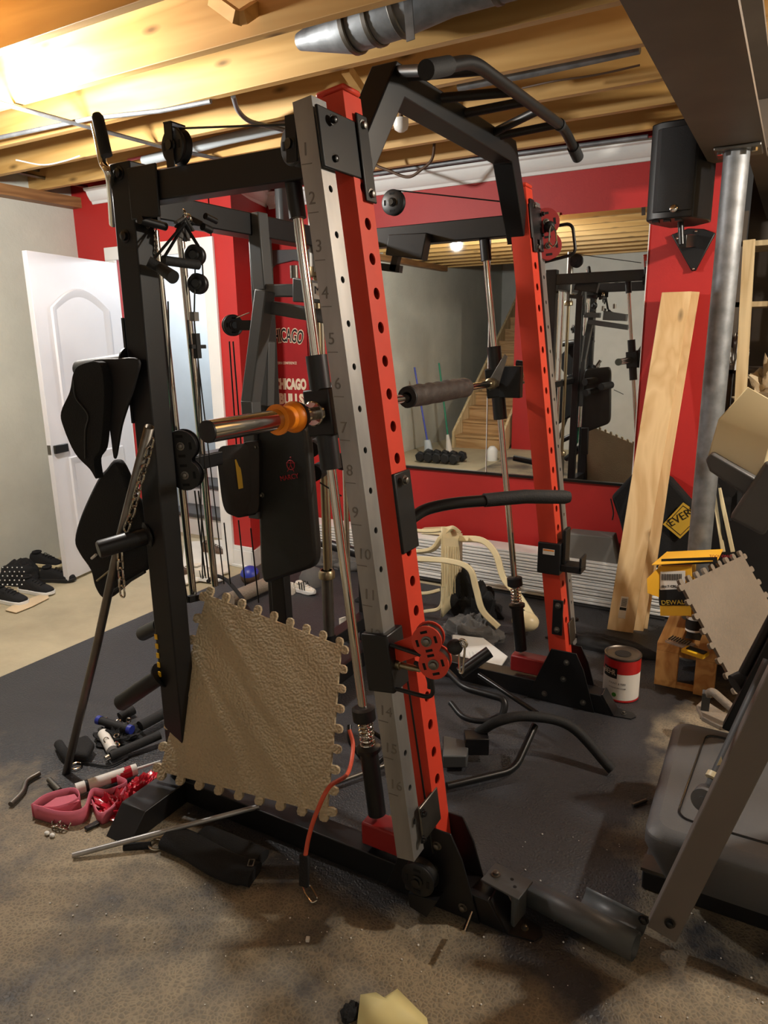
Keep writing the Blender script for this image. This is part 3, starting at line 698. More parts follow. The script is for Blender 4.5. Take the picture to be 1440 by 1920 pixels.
# Smith bar: chrome shaft and sleeves carried by two black sliders
BZ = 1.408; BX = -1.093
sb = MB().cyl((BX, 1.60, BZ), (BX, 3.02, BZ), .014, n=20).build('smith_bar', 'chrome', rk)
for yc, s_ in ((YN + .04, -1), (YF + .04, 1)):
    rd = V((-.12, 0, 1)).normalized(); c = V((xr(BZ), yc, BZ))
    o = .0
    MB().cyl(c - rd * .155, c - rd * .06, .029, n=22).build('slider_tube', 'blk', rk); MB().cyl(c + rd * .055, c + rd * .15, .029, n=22).build('slider_tube', 'blk', rk)
    MB().box(c + V((0, 0, 0)), (.085, .055, .125), R=Matrix.Rotation(math.atan(-.12), 3, 'Y')).build('slider_block', 'blk', rk, bevel=.005)
MB().cyl((BX, 1.145, BZ), (BX, 1.50, BZ), .0252, n=32).build('sleeve', 'chrome', sb)
MB().lathe((BX, 1.144, BZ), -Y_, [(.0252, 0), (.0245, .003), (.02, .004), (.0, .0045)], 32).build('sleeve_end_cap', 'blk', sb)
MB().cyl((BX, 1.50, BZ), (BX, 1.575, BZ), .017, n=24).build('shaft_neck', 'steel2', sb)
MB().lathe((BX, 1.535, BZ), Y_, [(.03, 0), (.033, .003), (.033, .012), (.026, .018)], 28).build('bearing_ring', 'chrome', sb)
MB().cyl((BX, 2.99, BZ), (BX, 3.40, BZ), .0252, n=24).build('sleeve', 'chrome', sb)
MB().lathe((BX, 2.80, BZ), Y_, [(.018, 0), (.024, .004), (.024, .03), (.018, .034)], 24).build('bearing_ring', 'gold', sb)
# hook that locks the bar, far side
MB().prism([(.01, .0), (.05, .02), (.085, .14), (.073, .15), (.03, .08), (.0, .03)], (BX - .02, 2.83, BZ - .03), X_, Z_, .006).build('lock_hook', 'steel2', rk, bevel=.001)
MB().bb((BX + .02, 2.86, BZ - .06), (BX + .11, 2.90, BZ + .07)).build('hook_bracket', 'blk', rk, bevel=.003)
# pulleys
def pulley(c, ax, r, parent, mt='blk', name='pulley', th=.03, slots=True):
    ax = V(ax).normalized(); c = V(c); o = c - ax * th / 2
    pl = MB().lathe(o, ax, [(r * .25, 0), (r * .92, 0), (r, .003), (r, .006), (r * .85, th * .5), (r, th - .006), (r, th - .003), (r * .92, th), (r * .25, th)], 36).build(name, mt, parent)
    MB().lathe(c - ax * (th / 2 + .012), ax, [(.012, 0), (.012, .006), (.018, .008), (.018, th + .016), (.012, th + .018), (.012, th + .024)], 14).build('axle_bolt', 'blk2', pl)
    u = ax.orthogonal().normalized(); w_ = ax.cross(u)
    if slots:
        for k in range(4):
            a = math.pi / 4 + k * math.pi / 2; cc = u * math.cos(a) + w_ * math.sin(a); tt = -u * math.sin(a) + w_ * math.cos(a)
            for sd in (-1, 1):
                R = Matrix((tt, cc, ax)).transposed()
                MB().box(c + cc * r * .66 + ax * sd * (th / 2 + .0002), (r * .42, r * .16, .0016), R=R).build('slot', 'hole', pl, bevel=.0)
    return pl
def cable(pts, parent, r=.0028, mt='blk2', name='cable'): return MB().tube(pts, r, 8).build(name, mt, parent)
# top beam pulleys (near)
pc1 = V((-1.52, 1.56, 2.115)); pc2 = V((-1.09, 1.50, 2.06)); pc1 = W(332, 275, Y=1.565); pc2 = W(556, 272, Y=1.50)
pulley(pc1, (0.12, 1, 0), .047, rk, 'blk', th=.036)
MB().box(pc1 + V((-.004, -.024, .0)), (.028, .004, .11)).build('pulley_bracket', 'blk', rk); MB().box(pc1 + V((-.004, 0, .055)), (.028, .055, .004)).build('pulley_bracket', 'blk', rk)
pulley(pc2, (0.3, 1, 0), .047, rk, 'blk')
MB().box(pc2 + V((0, -.02, 0.01)), (.03, .004, .10)).build('pulley_bracket', 'blk', rk)
cable([pc1 + Z_ * .045, pc2 + V((0, 0, .045))], rk)
# far beam pulley, cable, hanging block
pcf = W(738, 380, Y=2.86); pulley(pcf, Y_, .052, rk, 'blk'); cable([pcf + Z_ * .05, W(940, 378, Y=2.86)], rk)
MB().solid([W(728, 440, Y=2.80), W(800, 436, Y=2.80), W(790, 487, Y=2.80), W(722, 478, Y=2.80)], V((0, .06, 0))).build('hanging_block', 'blk', rk, bevel=.004)
MB().beam(W(745, 478, Y=2.82), W(738, 508, Y=2.82), .03, .03).build('hanging_hook', 'blk', rk); MB().beam(W(752, 505, Y=2.82), W(712, 500, Y=2.82), .03, .03).build('hanging_hook', 'blk', rk)
# low pulley at the near foot
c = W(788, 1643, Y=1.50); pulley(c, (0, 1, 0), .05, rk, 'blk', th=.04)
MB().solid([W(765, 1675, Y=1.485), W(820, 1690, Y=1.485), W(800, 1720, Y=1.485), W(768, 1700, Y=1.485)], V((0, .04, 0))).build('pulley_guard', 'blk', rk)
MB().tube([W(884, 1712, Y=1.50), W(870, 1748, Y=1.42)], .006, 12).build('locking_pin', 'chrome', rk)
# near pulley carriage on the steel track with figure-eight red plates and D-handle
zc_ = W(725, 1245, Y=1.43).z
cc = V((xf_(zc_) - .035, 1.46, zc_)); Rr = Matrix.Rotation(math.atan(-.1305), 3, 'Y')
cg = MB().box(cc, (.078, .082, .155), R=Rr).build('pulley_carriage', 'blk', rk, bevel=.004)
f_ = V((cc.x + .04, 1.44, cc.z))
hp = arc([f_ + V((-.006, -.01, .055)), f_ + V((.10, -.012, .045)), f_ + V((.115, -.012, -.062)), f_ + V((-.004, -.01, -.062))], .03)
MB().tube(hp, .0055, 12).build('carriage_handle', 'blk', cg)
MB().lathe(f_ + V((0, .01, -.005)), X_, [(.014, 0), (.014, .01), (.0085, .012), (.0085, .045), (.007, .05), (.007, .065)], 12).build('pull_pin', 'gold', cg)
MB().torus(f_ + V((.055, .01, -.035)), (.3, 1, 0), .045, .006, 12, 8, -.9, .9).build('pin_lever', 'blk', cg)
def fig8(c1, c2, r, nrm, mt, parent, th=.006, gap=.036):
    nrm = V(nrm).normalized(); u = (c1 - c2); dd = u.length; u.normalize(); w_ = nrm.cross(u)
    poly = []
    for k in range(25):
        a = math.radians(-60 + 300 * k / 24 - 0); 
    pts = []
    for k in range(21): a = math.radians(-55 + 290 * k / 20); pts.append(c1 + (w_ * math.cos(a) + u * math.sin(a)) * r)
    for k in range(21): a = math.radians(125 + 290 * k / 20); pts.append(c2 + (w_ * math.cos(a) + u * math.sin(a)) * r)
    for s_ in (-1, 1):
        pl = MB().solid([p + nrm * (gap / 2 * s_) for p in pts], nrm * th * s_).build('pulley_plate', mt, parent, bevel=.0008)
        for cN in (c1, c2):
            for k in range(4):
                a = k * math.pi / 2 + math.pi / 2; cv = u * math.sin(a) + w_ * math.cos(a); tv = u * math.cos(a) - w_ * math.sin(a)
                MB().box(cN + cv * r * .62 + nrm * s_ * (gap / 2 + th), (r * .46, r * .17, .0016), R=Matrix((tv, cv, nrm)).transposed()).build('slot', 'hole', pl)
            bolt(cN + nrm * s_ * (gap / 2 + th), nrm * s_, pl, .009)
    for cN in (c1, c2): MB().cyl(cN - nrm * gap * .4, cN + nrm * gap * .4, r * .9, n=28).build('pulley_wheel', 'blk', parent)
c1 = W(803, 1197, Y=1.42); c2 = W(816, 1240, Y=1.42)
fig8(c1, c2, .037, (.25, -1, 0.05), 'orange', rk, gap=.03)
MB().beam(cc + V((.03, 0, .02)), c1 + V((0, .012, -.01)), .02, .05).build('swivel_arm', 'orange', cg)
bp_ = W(853, 1213, Y=1.42); MB().sphere(bp_, .019).build('rubber_ball_stop', 'rubber', cg)
MB().torus(W(868, 1206, Y=1.42), (0, 1, .2), .010, .003).build('cable_eye', 'chrome', cg)
tag(MB().tube(arc([W(862, 1204, Y=1.42), W(866, 1198, Y=1.42), W(872, 1210, Y=1.42), W(868, 1262, Y=1.42), W(862, 1262, Y=1.42), W(860, 1210, Y=1.42)], .006), .0028, 8, True).build('carabiner', 'chrome'), 'small steel carabiner on the near red pulley', 'carabiner', 'cable carabiners')
cable([cc + V((.035, .055, -.08)), W(812, 1600, Y=1.535)], rk)
# far pulley carriage high on the upright
c1 = W(1022, 418, Y=3.02); c2 = W(1026, 462, Y=3.02); zc2 = W(1012, 440, Y=3.0).z
fc = MB().box(V((xf_(zc2) - .026, 2.99, zc2)), (.07, .075, .15), R=Rr).build('pulley_carriage', 'blk', rk, bevel=.004)
fig8(c1, c2, .055, (.55, -1, 0), 'bracket_red', rk, gap=.035)
hp = arc([W(1020, 428, Y=3.05), W(1073, 418, Y=3.05), W(1080, 476, Y=3.05), W(1018, 492, Y=3.05)], .03)
MB().tube(hp, .0065, 12).build('carriage_handle', 'blk', fc)
MB().sphere(W(1030, 425, Y=2.98), .022).build('rubber_ball_stop', 'rubber', fc)
tag(MB().tube(arc([W(1034, 422, Y=2.96), W(1042, 432, Y=2.96), W(1044, 456, Y=2.96), W(1036, 464, Y=2.96), W(1029, 456, Y=2.96), W(1031, 430, Y=2.96)], .012), .0035, 8, True).build('carabiner', 'chrome'), 'steel carabiner hanging from the far high pulley', 'carabiner', 'cable carabiners')
# rear weight carriages: chrome posts, figure-eight black pulley, cables (near and far)
for k, (a, b_, x_) in enumerate((((290, 432), (363, 1120), -1.75), ((338, 440), (403, 1098), -1.75))):
    MB().cyl(W(*a, X=x_), W(*b_, X=x_), .0125, n=18).build('carriage_post', 'chrome', rk)
MB().cyl(V((-1.75, 2.55, 1.95)), V((-1.75, 2.55, .3)), .0125, n=14).build('carriage_post', 'chrome', rk); MB().cyl(V((-1.75, 2.7, 1.95)), V((-1.75, 2.7, .3)), .0125, n=14).build('carriage_post', 'chrome', rk)
MB().beam(W(352, 1124, X=-1.73), W(378, 1118, X=-1.73), .02, .022).build('post_bracket', 'blk', rk); MB().sphere(W(380, 1118, X=-1.72), .008).build('bolt', 'chrome', rk)
MB().bb((-1.785, 1.63, .20), (-1.72, 2.85, .26)).build('low_cross_bar', 'blk', rk, bevel=.003)
c1 = W(343, 835, X=-1.70); c2 = W(351, 889, X=-1.70)
fig8(c1, c2, .052, (.45, -1, 0), 'blk', rk, gap=.03)
for (a, b_) in (((315, 565), (322, 810)), ((322, 940), (352, 1130)), ((365, 920), (385, 1080)), ((372, 920), (392, 1090)), ((378, 470), (382, 545)), ((352, 600), (372, 810))):
    cable([W(*a, X=-1.71), W(*b_, X=-1.71)], rk)
# small hanging pulleys and turnbuckle
for (px, py, r_, xx) in ((366, 479, .032, -1.68), (371, 532, .032, -1.68)): pulley(W(px, py, X=xx), (.5, -1, 0), r_, rk, 'blk')
cable([W(366, 500, X=-1.68), W(364, 598, X=-1.68), W(368, 650, X=-1.68)], rk); MB().beam(W(364, 585, X=-1.68), W(365, 602, X=-1.68), .02, .02).build('cable_clamp', 'steel2', rk)
MB().beam(W(367, 625, X=-1.68), W(371, 672, X=-1.68), .018, .018).build('turnbuckle', 'blk', rk); MB().beam(W(357, 650, X=-1.68), W(384, 650, X=-1.68), .012, .012).build('turnbuckle_pin', 'blk', rk)
for b_ in ((398, 1090), (420, 1095), (380, 1085)): cable([W(371, 672, X=-1.68), W(*b_, X=-1.68)], rk, .0022)
# weight horns on the near rear post
for a, b_, yh in (((148, 693), (262, 678), 1.56), ((184, 1031), (290, 1004), 1.42), ((224, 1320), (318, 1268), 1.50)):
    p1 = W(*a, Y=yh); zr = W(*b_, Y=1.57).z; p0 = V((-1.79, 1.565, zr)); d = (p1 - p0).normalized()
    hn = MB().tube([p0, p1 - d * .006, p1], [.029, .029, .025], 24).build('weight_horn', 'blk', rk); MB().lathe(p0, d, [(.045, 0), (.045, .006), (.029, .012)], 24).build('horn_flange', 'blk', hn)
MB().cyl(W(268, 1188, X=-1.95), W(300, 1172, X=-1.83), .026, n=20).build('weight_horn', 'blk', rk)
for z_ in (1.62, 1.40): MB().bb((-1.80, YN - .0, z_ - .05), (-1.79, YN + .08, z_ + .05)).build('horn_plate', 'blk', rk)
for z_ in (.55, 1.35):   # far horns, seen in the mirror
    MB().cyl((-1.79, 2.89, z_), (-2.02, 2.89, z_ + .03), .026, n=18).build('weight_horn', 'blk', rk)
# hazard tape on the post
hz = MB()
for k in range(5): p = W(293, 1195 + 17 * k, Y=1.548); hz.box((-1.784, 1.5112 + .04 - .001, p.z), (.012, .003, .018))
hz.build('hazard_tape', 'yellowp', rk)
# J-hook / safety catch at the far upright
zj = W(1040, 1045, Y=2.85).z
jc = MB(); jc.bb((xf_(zj) - .085, 2.838, zj - .075), (xf_(zj) + .012, 2.945, zj + .062)); jh = jc.build('safety_hook', 'blk', rk, bevel=.003)
MB().bb((xf_(zj) + .012, 2.85, zj - .06), (xf_(zj) + .10, 2.93, zj - .03)).build('hook_tray', 'blk', jh, bevel=.003)
MB().bb((xf_(zj) + .012, 2.86, zj - .03), (xf_(zj) + .028, 2.93, zj + .12)).build('hook_back', 'blk', jh, bevel=.003); MB().bb((xf_(zj) + .09, 2.85, zj - .05), (xf_(zj) + .10, 2.93, zj + .01)).build('hook_lip', 'blk', jh, bevel=.002)
MB().bb((xf_(zj) - .062, 2.8365, zj + .012), (xf_(zj) - .012, 2.838, zj + .036)).build('warning_sticker', 'label', jh); MB().bb((xf_(zj) - .060, 2.836, zj + .028), (xf_(zj) - .014, 2.8366, zj + .034)).build('sticker_stripe', 'orangep', jh)
# dip handle bolted on the near upright
za = W(755, 950, Y=1.63).z
dh = thing('dip_handle', 'black padded dip handle bolted to the near red upright', 'dip handle', (-.80, 1.6, za))
pA, pB = W(752, 883, Y=1.60), W(768, 1030, Y=1.60)
R = Matrix.Rotation(math.atan(-.1305), 3, 'Y')
MB().box((xf_(za) + .006, 1.588, za), (.010, .088, .21), R=R).build('mounting_plate', 'blk', dh, bevel=.003)
bolt((xf_(za) + .010, 1.575, za + .085), X_, dh, .009)
hb = [V((xf_(za) + .006, 1.63, za - .01)), V((-.74, 1.72, za + .0)), W(860, 938, X=-.72), W(915, 937, X=-.70)]
hb = [W(772, 972, Y=1.66), W(800, 955, Y=1.70), W(850, 944, Y=1.76), W(915, 938, Y=1.84)]
MB().tube(spline(hb, 6), .0165, 16).build('bent_tube', 'blk2', dh)
MB().tube([W(908, 938, Y=1.83), W(985, 931, Y=1.93), W(1058, 932, Y=2.03), W(1068, 932, Y=2.04)], [.0195, .0205, .0205, .016], 20).build('foam_grip', 'grip', dh)

# ------------------------------------------------------------------ things carried by the bar
t = thing('bar_pad', 'dark brown padded sleeve wrapped round the smith bar', 'bar pad', (BX, 2.4, BZ - .05))
mb = MB(); rings = []
for i in range(25):
    y = 2.075 + .47 * i / 24; ring = []
    for k in range(24):
        a = 2 * math.pi * k / 24; r_ = .036 + .003 * noise.noise(V((i * .35, k * .5, 1))) + (.002 * math.sin(i * 1.7)) * (math.sin(a) > 0)
        ring.append(V((BX + math.cos(a) * r_, y, BZ + .002 + math.sin(a) * r_)))
    rings.append(ring)
mb.loft(rings, caps=False); mb.build('nylon_cover', 'pad', t)
for y, n_ in ((2.075, -1), (2.545, 1)): MB().lathe((BX, y, BZ + .002), (0, n_, 0), [(.0355, 0), (.034, .006), (.018, .007), (.0145, .0)], 24, caps=False).build('foam_end', 'rubber', t)
t = thing('orange_collar', 'orange plastic spool collar on the near bar sleeve', 'collar', (BX, 1.43, BZ - .04))
MB().lathe((BX, 1.385, BZ), Y_, [(.0255, 0), (.038, 0), (.038, .006), (.031, .010), (.031, .05), (.036, .056), (.040, .066), (.040, .072), (.0255, .072)], 36, caps=False).build('spool', 'orangep', t)
MB().lathe((BX, 1.460, BZ), Y_, [(.0255, 0), (.036, 0), (.0385, .008), (.036, .016), (.0255, .016)], 32, caps=False).build('rubber_washer', 'rubber', t)
t = tag(MB().lathe((BX, 1.655, BZ), Y_, [(.0145, 0), (.03, .0), (.041, .015), (.041, .03), (.03, .045), (.0145, .045)], 32, caps=False).build('orange_collar', 'orangep'), 'round orange plastic collar behind the steel track', 'collar')
# olympic bar standing upright inside the rack
bp0 = W(624, 1205, Z=.0); bx, by = -1.72, 2.48
t = thing('olympic_barbell', 'olympic barbell standing upright behind the near guide rod', 'barbell', (bx, by, .013))
MB().cyl((bx, by, .60), (bx, by, 1.86), .014, n=18).build('shaft', 'gold', t)
for z0_, z1_ in ((.18, .60), (1.86, 2.27)): MB().cyl((bx, by, z0_), (bx, by, z1_), .025, n=22).build('sleeve', 'steel2', t)
for z_ in (.56, 1.84): MB().lathe((bx, by, z_), Z_, [(.03, 0), (.037, .004), (.037, .03), (.03, .04)], 22).build('collar', 'gold', t)
MB().lathe((bx, by, .013), Z_, [(.031, 0), (.031, .28), (.027, .28)], 22).build('floor_socket', 'blk', t)

# ================================================================== GREY MULTI-GYM BEHIND
g = rk   # bolted to the rear cross beam
def wb(a, b_, Y0, Y1, w_, h_, name, mt='grey_m', par=None):
    return MB().beam(W(*a, Y=Y0), W(*b_, Y=Y1), w_, h_, Y_).build(name, mt, par or g, bevel=.004)
wb((482, 400), (494, 545), 2.104, 2.104, 0.054, 0.054, 'upper_post')
wb((497, 545), (470, 755), 2.035, 2.001, 0.050, 0.054, 'press_arm'); wb((470, 750), (484, 970), 2.001, 2.001, 0.050, 0.054, 'press_arm')
wb((500, 640), (498, 760), 2.104, 2.104, 0.050, 0.043, 'rear_post'); 
wb((500, 575), (660, 602), 2.070, 2.070, 0.043, 0.054, 'top_cross_beam'); wb((500, 545), (560, 545), 2.104, 2.104, 0.043, 0.043, 'top_beam')
MB().solid([W(548, 520, Y=2.035), W(640, 536, Y=2.035), W(640, 570, Y=2.035), W(548, 566, Y=2.035)], V((0, .08, 0))).build('weight_shroud', 'grey_m', g, bevel=.004)
for px, py in ((552, 512), (597, 500)): MB().cyl(W(px, py + 10, Y=2.070), W(px - 1, py - 14, Y=2.070), .014, n=16).build('guide_cap', 'steel2', g)
MB().solid([W(586, 530, Y=2.034), W(634, 536, Y=2.034), W(634, 566, Y=2.034), W(588, 560, Y=2.034)], V((0, -.001, 0))).build('name_sticker', 'label', g)
text('sticker_lettering', 'MARCY', W(589, 551, Y=2.032), X_, Z_, .026, 'ink', g)
pu_ = W(436, 610, Y=2.035); pulley(pu_, (.9, -.45, 0), .038, g, 'blk', th=.024)
MB().beam(pu_, W(475, 610, Y=2.049), .02, .035).build('pulley_arm', 'blk', g); cable([W(438, 598, Y=2.035), W(468, 586, Y=2.035)], g, .002, 'chrome')
# long back pad facing the camera
def slab(pts, th, name, mt, par, dirv=V((0, 1, 0)), bev=.014):
    return MB().solid(pts, dirv * th).build(name, mt, par, bevel=bev, seg=4)
def rrect(a, b_, c, d, r=.12, n=5):
    """rounded corners of a quadrilateral of points"""
    q = [V(a), V(b_), V(c), V(d)]; out = []
    for i in range(4):
        p0, p1, p2 = q[i - 1], q[i], q[(i + 1) % 4]; s0 = lerp(p1, p0, r); s1 = lerp(p1, p2, r)
        for k in range(n + 1): t_ = k / n; out.append(s0 * (1 - t_) ** 2 + p1 * 2 * t_ * (1 - t_) + s1 * t_ * t_)
    return out
YP = 1.975
pad = slab(rrect(W(478, 800, Y=YP + .02), W(572, 795, Y=YP), W(594, 1062, Y=YP), W(488, 1098, Y=YP), .14), .045, 'back_pad', 'vinyl', g)
text('pad_lettering', 'MARCY', W(526, 902, Y=YP - .001), W(567, 895, Y=YP) - W(526, 902, Y=YP), Z_, .018, 'redink', pad)
MB().torus(W(545, 872, Y=YP), Y_, .0165, .0017, 24, 6).build('pad_emblem', 'redink', pad); em = MB()
for a, b_ in (((545, 862), (545, 872)), ((537, 868), (553, 868)), ((545, 872), (539, 884)), ((545, 872), (551, 884))): em.tube([W(*a, Y=YP), W(*b_, Y=YP)], .0014, 6)
em.sphere(W(545, 858, Y=YP), .003, 8, 6); em.build('pad_emblem', 'redink', pad)
wb((524, 1060), (532, 1175), 2.042, 2.042, 0.065, 0.043, 'pad_post', 'blk')
# curved padded arms left of it
p2 = rrect(W(404, 838, Y=1.863), W(452, 832, Y=1.918), W(456, 975, Y=1.918), W(418, 960, Y=1.863), .28)
slab(p2, .065, 'arm_pad', 'vinyl', g, V((.35, .93, 0)))
slab(rrect(W(452, 830, Y=1.932), W(486, 826, Y=1.973), W(486, 960, Y=1.973), W(462, 968, Y=1.932), .2), .035, 'arm_pad', 'vinyl', g)
MB().solid([W(441, 862, Y=1.904), W(450, 858, Y=1.918), W(456, 915, Y=1.918), W(448, 917, Y=1.904)], V((0, -.002, 0))).build('yellow_label', 'yellowink', g)
for q in ((481, 838), (492, 928)): bolt(W(*q, Y=1.970), -Y_, g, .006)
for q in ((596, 835), (602, 880), (655, 858)): MB().cyl(W(q[0], q[1], Y=2.277), W(q[0] - 14, q[1] + 8, Y=2.139), .031, n=18).build('leg_roller', 'grip', g)
for a, b_ in (((420, 980), (432, 1095)), ((447, 975), (460, 1098)), ((470, 990), (485, 1130)), ((600, 905), (640, 930)), ((430, 640), (452, 965)), ((437, 640), (462, 965))): cable([W(*a, Y=2.001), W(*b_, Y=2.001)], g)
MB().bb((-1.745, 2.10, .10), (-1.685, 2.16, 1.95)).build('centre_post', 'blk', g, bevel=.004)

t = thing('lat_bar', 'chrome bar with black rubber grip standing above the rear post', 'lat bar', W(205, 330, Y=1.53))
MB().tube(spline([W(178, 232, Y=1.54), W(186, 268, Y=1.54), W(193, 305, Y=1.54), W(206, 335, Y=1.54), W(212, 420, Y=1.66)]), .012, 14).build('chrome_tube', 'chrome', t)
MB().tube([W(181, 214, Y=1.54), W(183, 220, Y=1.54), W(190, 250, Y=1.54), W(200, 292, Y=1.54)], [.012, .017, .0175, .0165], 18).build('rubber_grip', 'grip', t)
def hang(lab, pts, gr, r_=.018):
    t = thing('tricep_grip', lab, 'cable handle', gr[0]); MB().tube(gr, [r_ * .9, r_ * .9, r_ * 1.1] if len(gr) == 3 else r_, 18).build('foam_grip', 'grip', t)
    for p in pts: MB().tube(p, .007, 8, flat=.4).build('nylon_strap', 'cloth', t)
hang('near black foam cable handle hanging under the rear cross beam', [[W(346, 418, X=-1.60), W(283, 492, X=-1.60)]], [W(278, 490, X=-1.60), W(300, 502, X=-1.58), W(325, 520, X=-1.52)], .017)
hang('far black foam cable handle hanging under the rear cross beam', [[W(346, 420, X=-1.60), W(308, 482, X=-1.60)], [W(346, 420, X=-1.60), W(372, 462, X=-1.60)]], [W(306, 488, X=-1.62), W(372, 497, X=-1.60)], .014)
t = thing('handle_cluster', 'cluster of metal rings and grey straps under the rear cross beam', 'carabiners', W(345, 408, X=-1.62))
random.seed(5)
for k in range(9):
    a = -1.9 + k * .44; p = W(345, 408, X=-1.62); MB().tube([p, p + V((0, math.sin(a) * .035, -.012 - abs(math.cos(a)) * .055))], .009, 8, flat=.45).build('strap_end', 'grey_cloth' if k % 2 else 'cloth', t)
for k in range(5): MB().torus(W(345, 406, X=-1.62) + V((0, random.uniform(-.02, .02), random.uniform(-.005, .015))), V((random.uniform(-1, 1), random.uniform(-1, 1), random.uniform(-1, 1))), .011, .0025, 14, 6).build('ring', 'chrome', t)
MB().beam(W(288, 383, X=-1.70), W(292, 428, X=-1.70), .035, .012, Y_).build('pulley_hanger', 'blk', rk); chain([W(291, 428, X=-1.70), W(293, 505, X=-1.70)], 'link_chain', '', .016, .0018, .005, 'chrome', rk)
for a_, b_, k_ in (((385, 405), (405, 415), .010), ((395, 432), (380, 425), .012), ((262, 412), (310, 425), .012)): MB().tube([W(*a_, X=-1.66), W(*b_, X=-1.66)], k_, 12).build('hanger_hook', 'blk', rk)
# ------------------------------------------------------------------ banner with lettering on the red wall behind
t = thing('team_banner', 'dark red wall banner with white Chicago lettering behind the gym', 'banner', (-3.0, WY - .03, 1.0))
bo = W(512, 600, Y=WY - .025)
xb0 = W(470, 700, Y=WY - .02).x; xb1 = W(565, 700, Y=WY - .02).x
MB().bb((-3.38, WY - .02, .95), (xb1 + .06, WY - .004, 2.15)).build('banner_cloth', 'redb', t, bevel=.003)
MB().bb((xb1 + .075, WY - .014, .95), (xb1 + .095, WY - .002, 2.2)).build('gap_strip', 'ink', t)
u_ = W(570, 620, Y=WY - .022) - W(515, 615, Y=WY - .022)
xr1 = W(567, 640, Y=WY - .022).x
text('arched_lettering', 'CHICAGO', V((xr1 - .30, WY - .0225, W(540, 640, Y=WY - .022).z)), X_, Z_, .095, 'whiteink', t, arcr=.5, bold=.09, fit=.30)
text('arched_lettering', 'CHICAGO', V((xr1 - .297, WY - .024, W(540, 640, Y=WY - .022).z)), X_, Z_, .095, 'ink', t, arcr=.5, bold=.02, fit=.294)
text('small_lettering', 'EASTERN CONFERENCE', V((xr1 - .28, WY - .0225, W(540, 683, Y=WY - .022).z)), X_, Z_, .02, 'whiteink', t, fit=.22)
text('lettering', 'CHICAGO', V((xr1 - .27, WY - .0225, W(540, 729, Y=WY - .022).z)), X_, Z_, .075, 'whiteink', t, bold=.08, fit=.29)
text('lettering', 'BULLS.', V((xr1 - .24, WY - .0225, W(540, 757, Y=WY - .022).z)), X_, Z_, .075, 'whiteink', t, bold=.08, fit=.25)
# grey arch shape above
mb = MB(); pts = [W(490, 503, Y=WY - .04), W(510, 486, Y=WY - .04), W(545, 478, Y=WY - .04), W(590, 482, Y=WY - .04), W(590, 500, Y=WY - .04), W(545, 494, Y=WY - .04), W(520, 500, Y=WY - .04), W(500, 514, Y=WY - .04)]
pts = [W(470, 470, Y=WY - .04), W(600, 466, Y=WY - .04), W(600, 498, Y=WY - .04), W(550, 488, Y=WY - .04), W(515, 496, Y=WY - .04), W(495, 515, Y=WY - .04), W(470, 520, Y=WY - .04)]
tag(mb.solid(pts, V((0, .03, 0))).build('wall_plaque', 'grey_m', bevel=.004), 'grey curved plaque on the red wall above the banner', 'plaque')
t = thing('left_speaker', 'grey wall speaker with chrome ring behind the rack top', 'speaker', W(543, 420, Y=3.9)); 
MB().bb(W(530, 452, Y=3.85), W(556, 345, Y=4.1)).build('cabinet', 'grey_m', t, bevel=.02); MB().bb(W(530, 452, Y=3.84), W(556, 447, Y=3.9)).build('chrome_rim', 'chrome', t); t.name = 'wall_speaker'

# ------------------------------------------------------------------ right speaker on bracket
s = thing('wall_speaker', 'large black loudspeaker on a bracket at upper right', 'speaker', W(1270, 430, Y=3.9))
A = [W(1211, 242, Y=3.72), W(1222, 418, Y=3.72)]; B = [W(1292, 226, Y=3.74), W(1296, 402, Y=3.74)]; Cc = [W(1313, 234, Y=3.84), W(1316, 404, Y=3.84)]; E_ = [W(1332, 262, Y=4.0), W(1331, 402, Y=4.0)]
zt_, zb_ = 2.53, 2.115
A[1].x -= .03
xs = [(A[1].x, 3.74), (A[1].x + .045, 3.705), (B[1].x - .02, 3.70), (B[1].x + .01, 3.71), (Cc[1].x + .03, 3.86), (Cc[1].x + .03, 3.95), (Cc[1].x - .05, 4.04), (A[1].x + .06, 4.04), (A[1].x, 3.84)]
mb = MB(); mb.prism([(a, b_) for a, b_ in xs], (0, 0, zb_), X_, Y_, zt_ - zb_); mb.build('cabinet', 'blk', s, bevel=.006)
mb = MB(); mb.prism([(A[1].x + .03, 3.712), (A[1].x + .05, 3.694), (B[1].x - .02, 3.69), (B[1].x + .005, 3.70)], (0, 0, zb_ + .03), X_, Y_, zt_ - zb_ - .06); mb.build('grille', 'grill', s, bevel=.003)
MB().lathe(W(1263, 391, Y=3.69), -Y_, [(.017, 0), (.017, .003), (.013, .005), (0, .005)], 20).build('badge', 'chrome', s)
for dx in (.03, .08, .13): MB().bb((A[1].x + dx, 3.72, zb_ - .01), (A[1].x + dx + .03, 3.76, zb_)).build('rubber_foot', 'blk', s)
MB().cyl(W(1276, 412, Y=3.85), W(1278, 458, Y=3.85), .014).build('mounting_pole', 'blk2', s)
MB().beam(W(1280, 452, Y=3.85), W(1300, 452, Y=4.32), .035, .06).build('wall_arm', 'blk2', s, bevel=.003)
MB().solid([W(1258, 440, Y=4.32), W(1290, 428, Y=4.32), W(1320, 429, Y=4.32), W(1342, 437, Y=4.32), W(1304, 508, Y=4.32), W(1296, 508, Y=4.32)], V((0, .02, 0))).build('wall_plate', 'blk', s, bevel=.005)
for q in ((1270, 447), (1305, 434), (1300, 504)): MB().sphere(W(*q, Y=4.312), .007, 10, 8).build('screw', 'chrome', s)

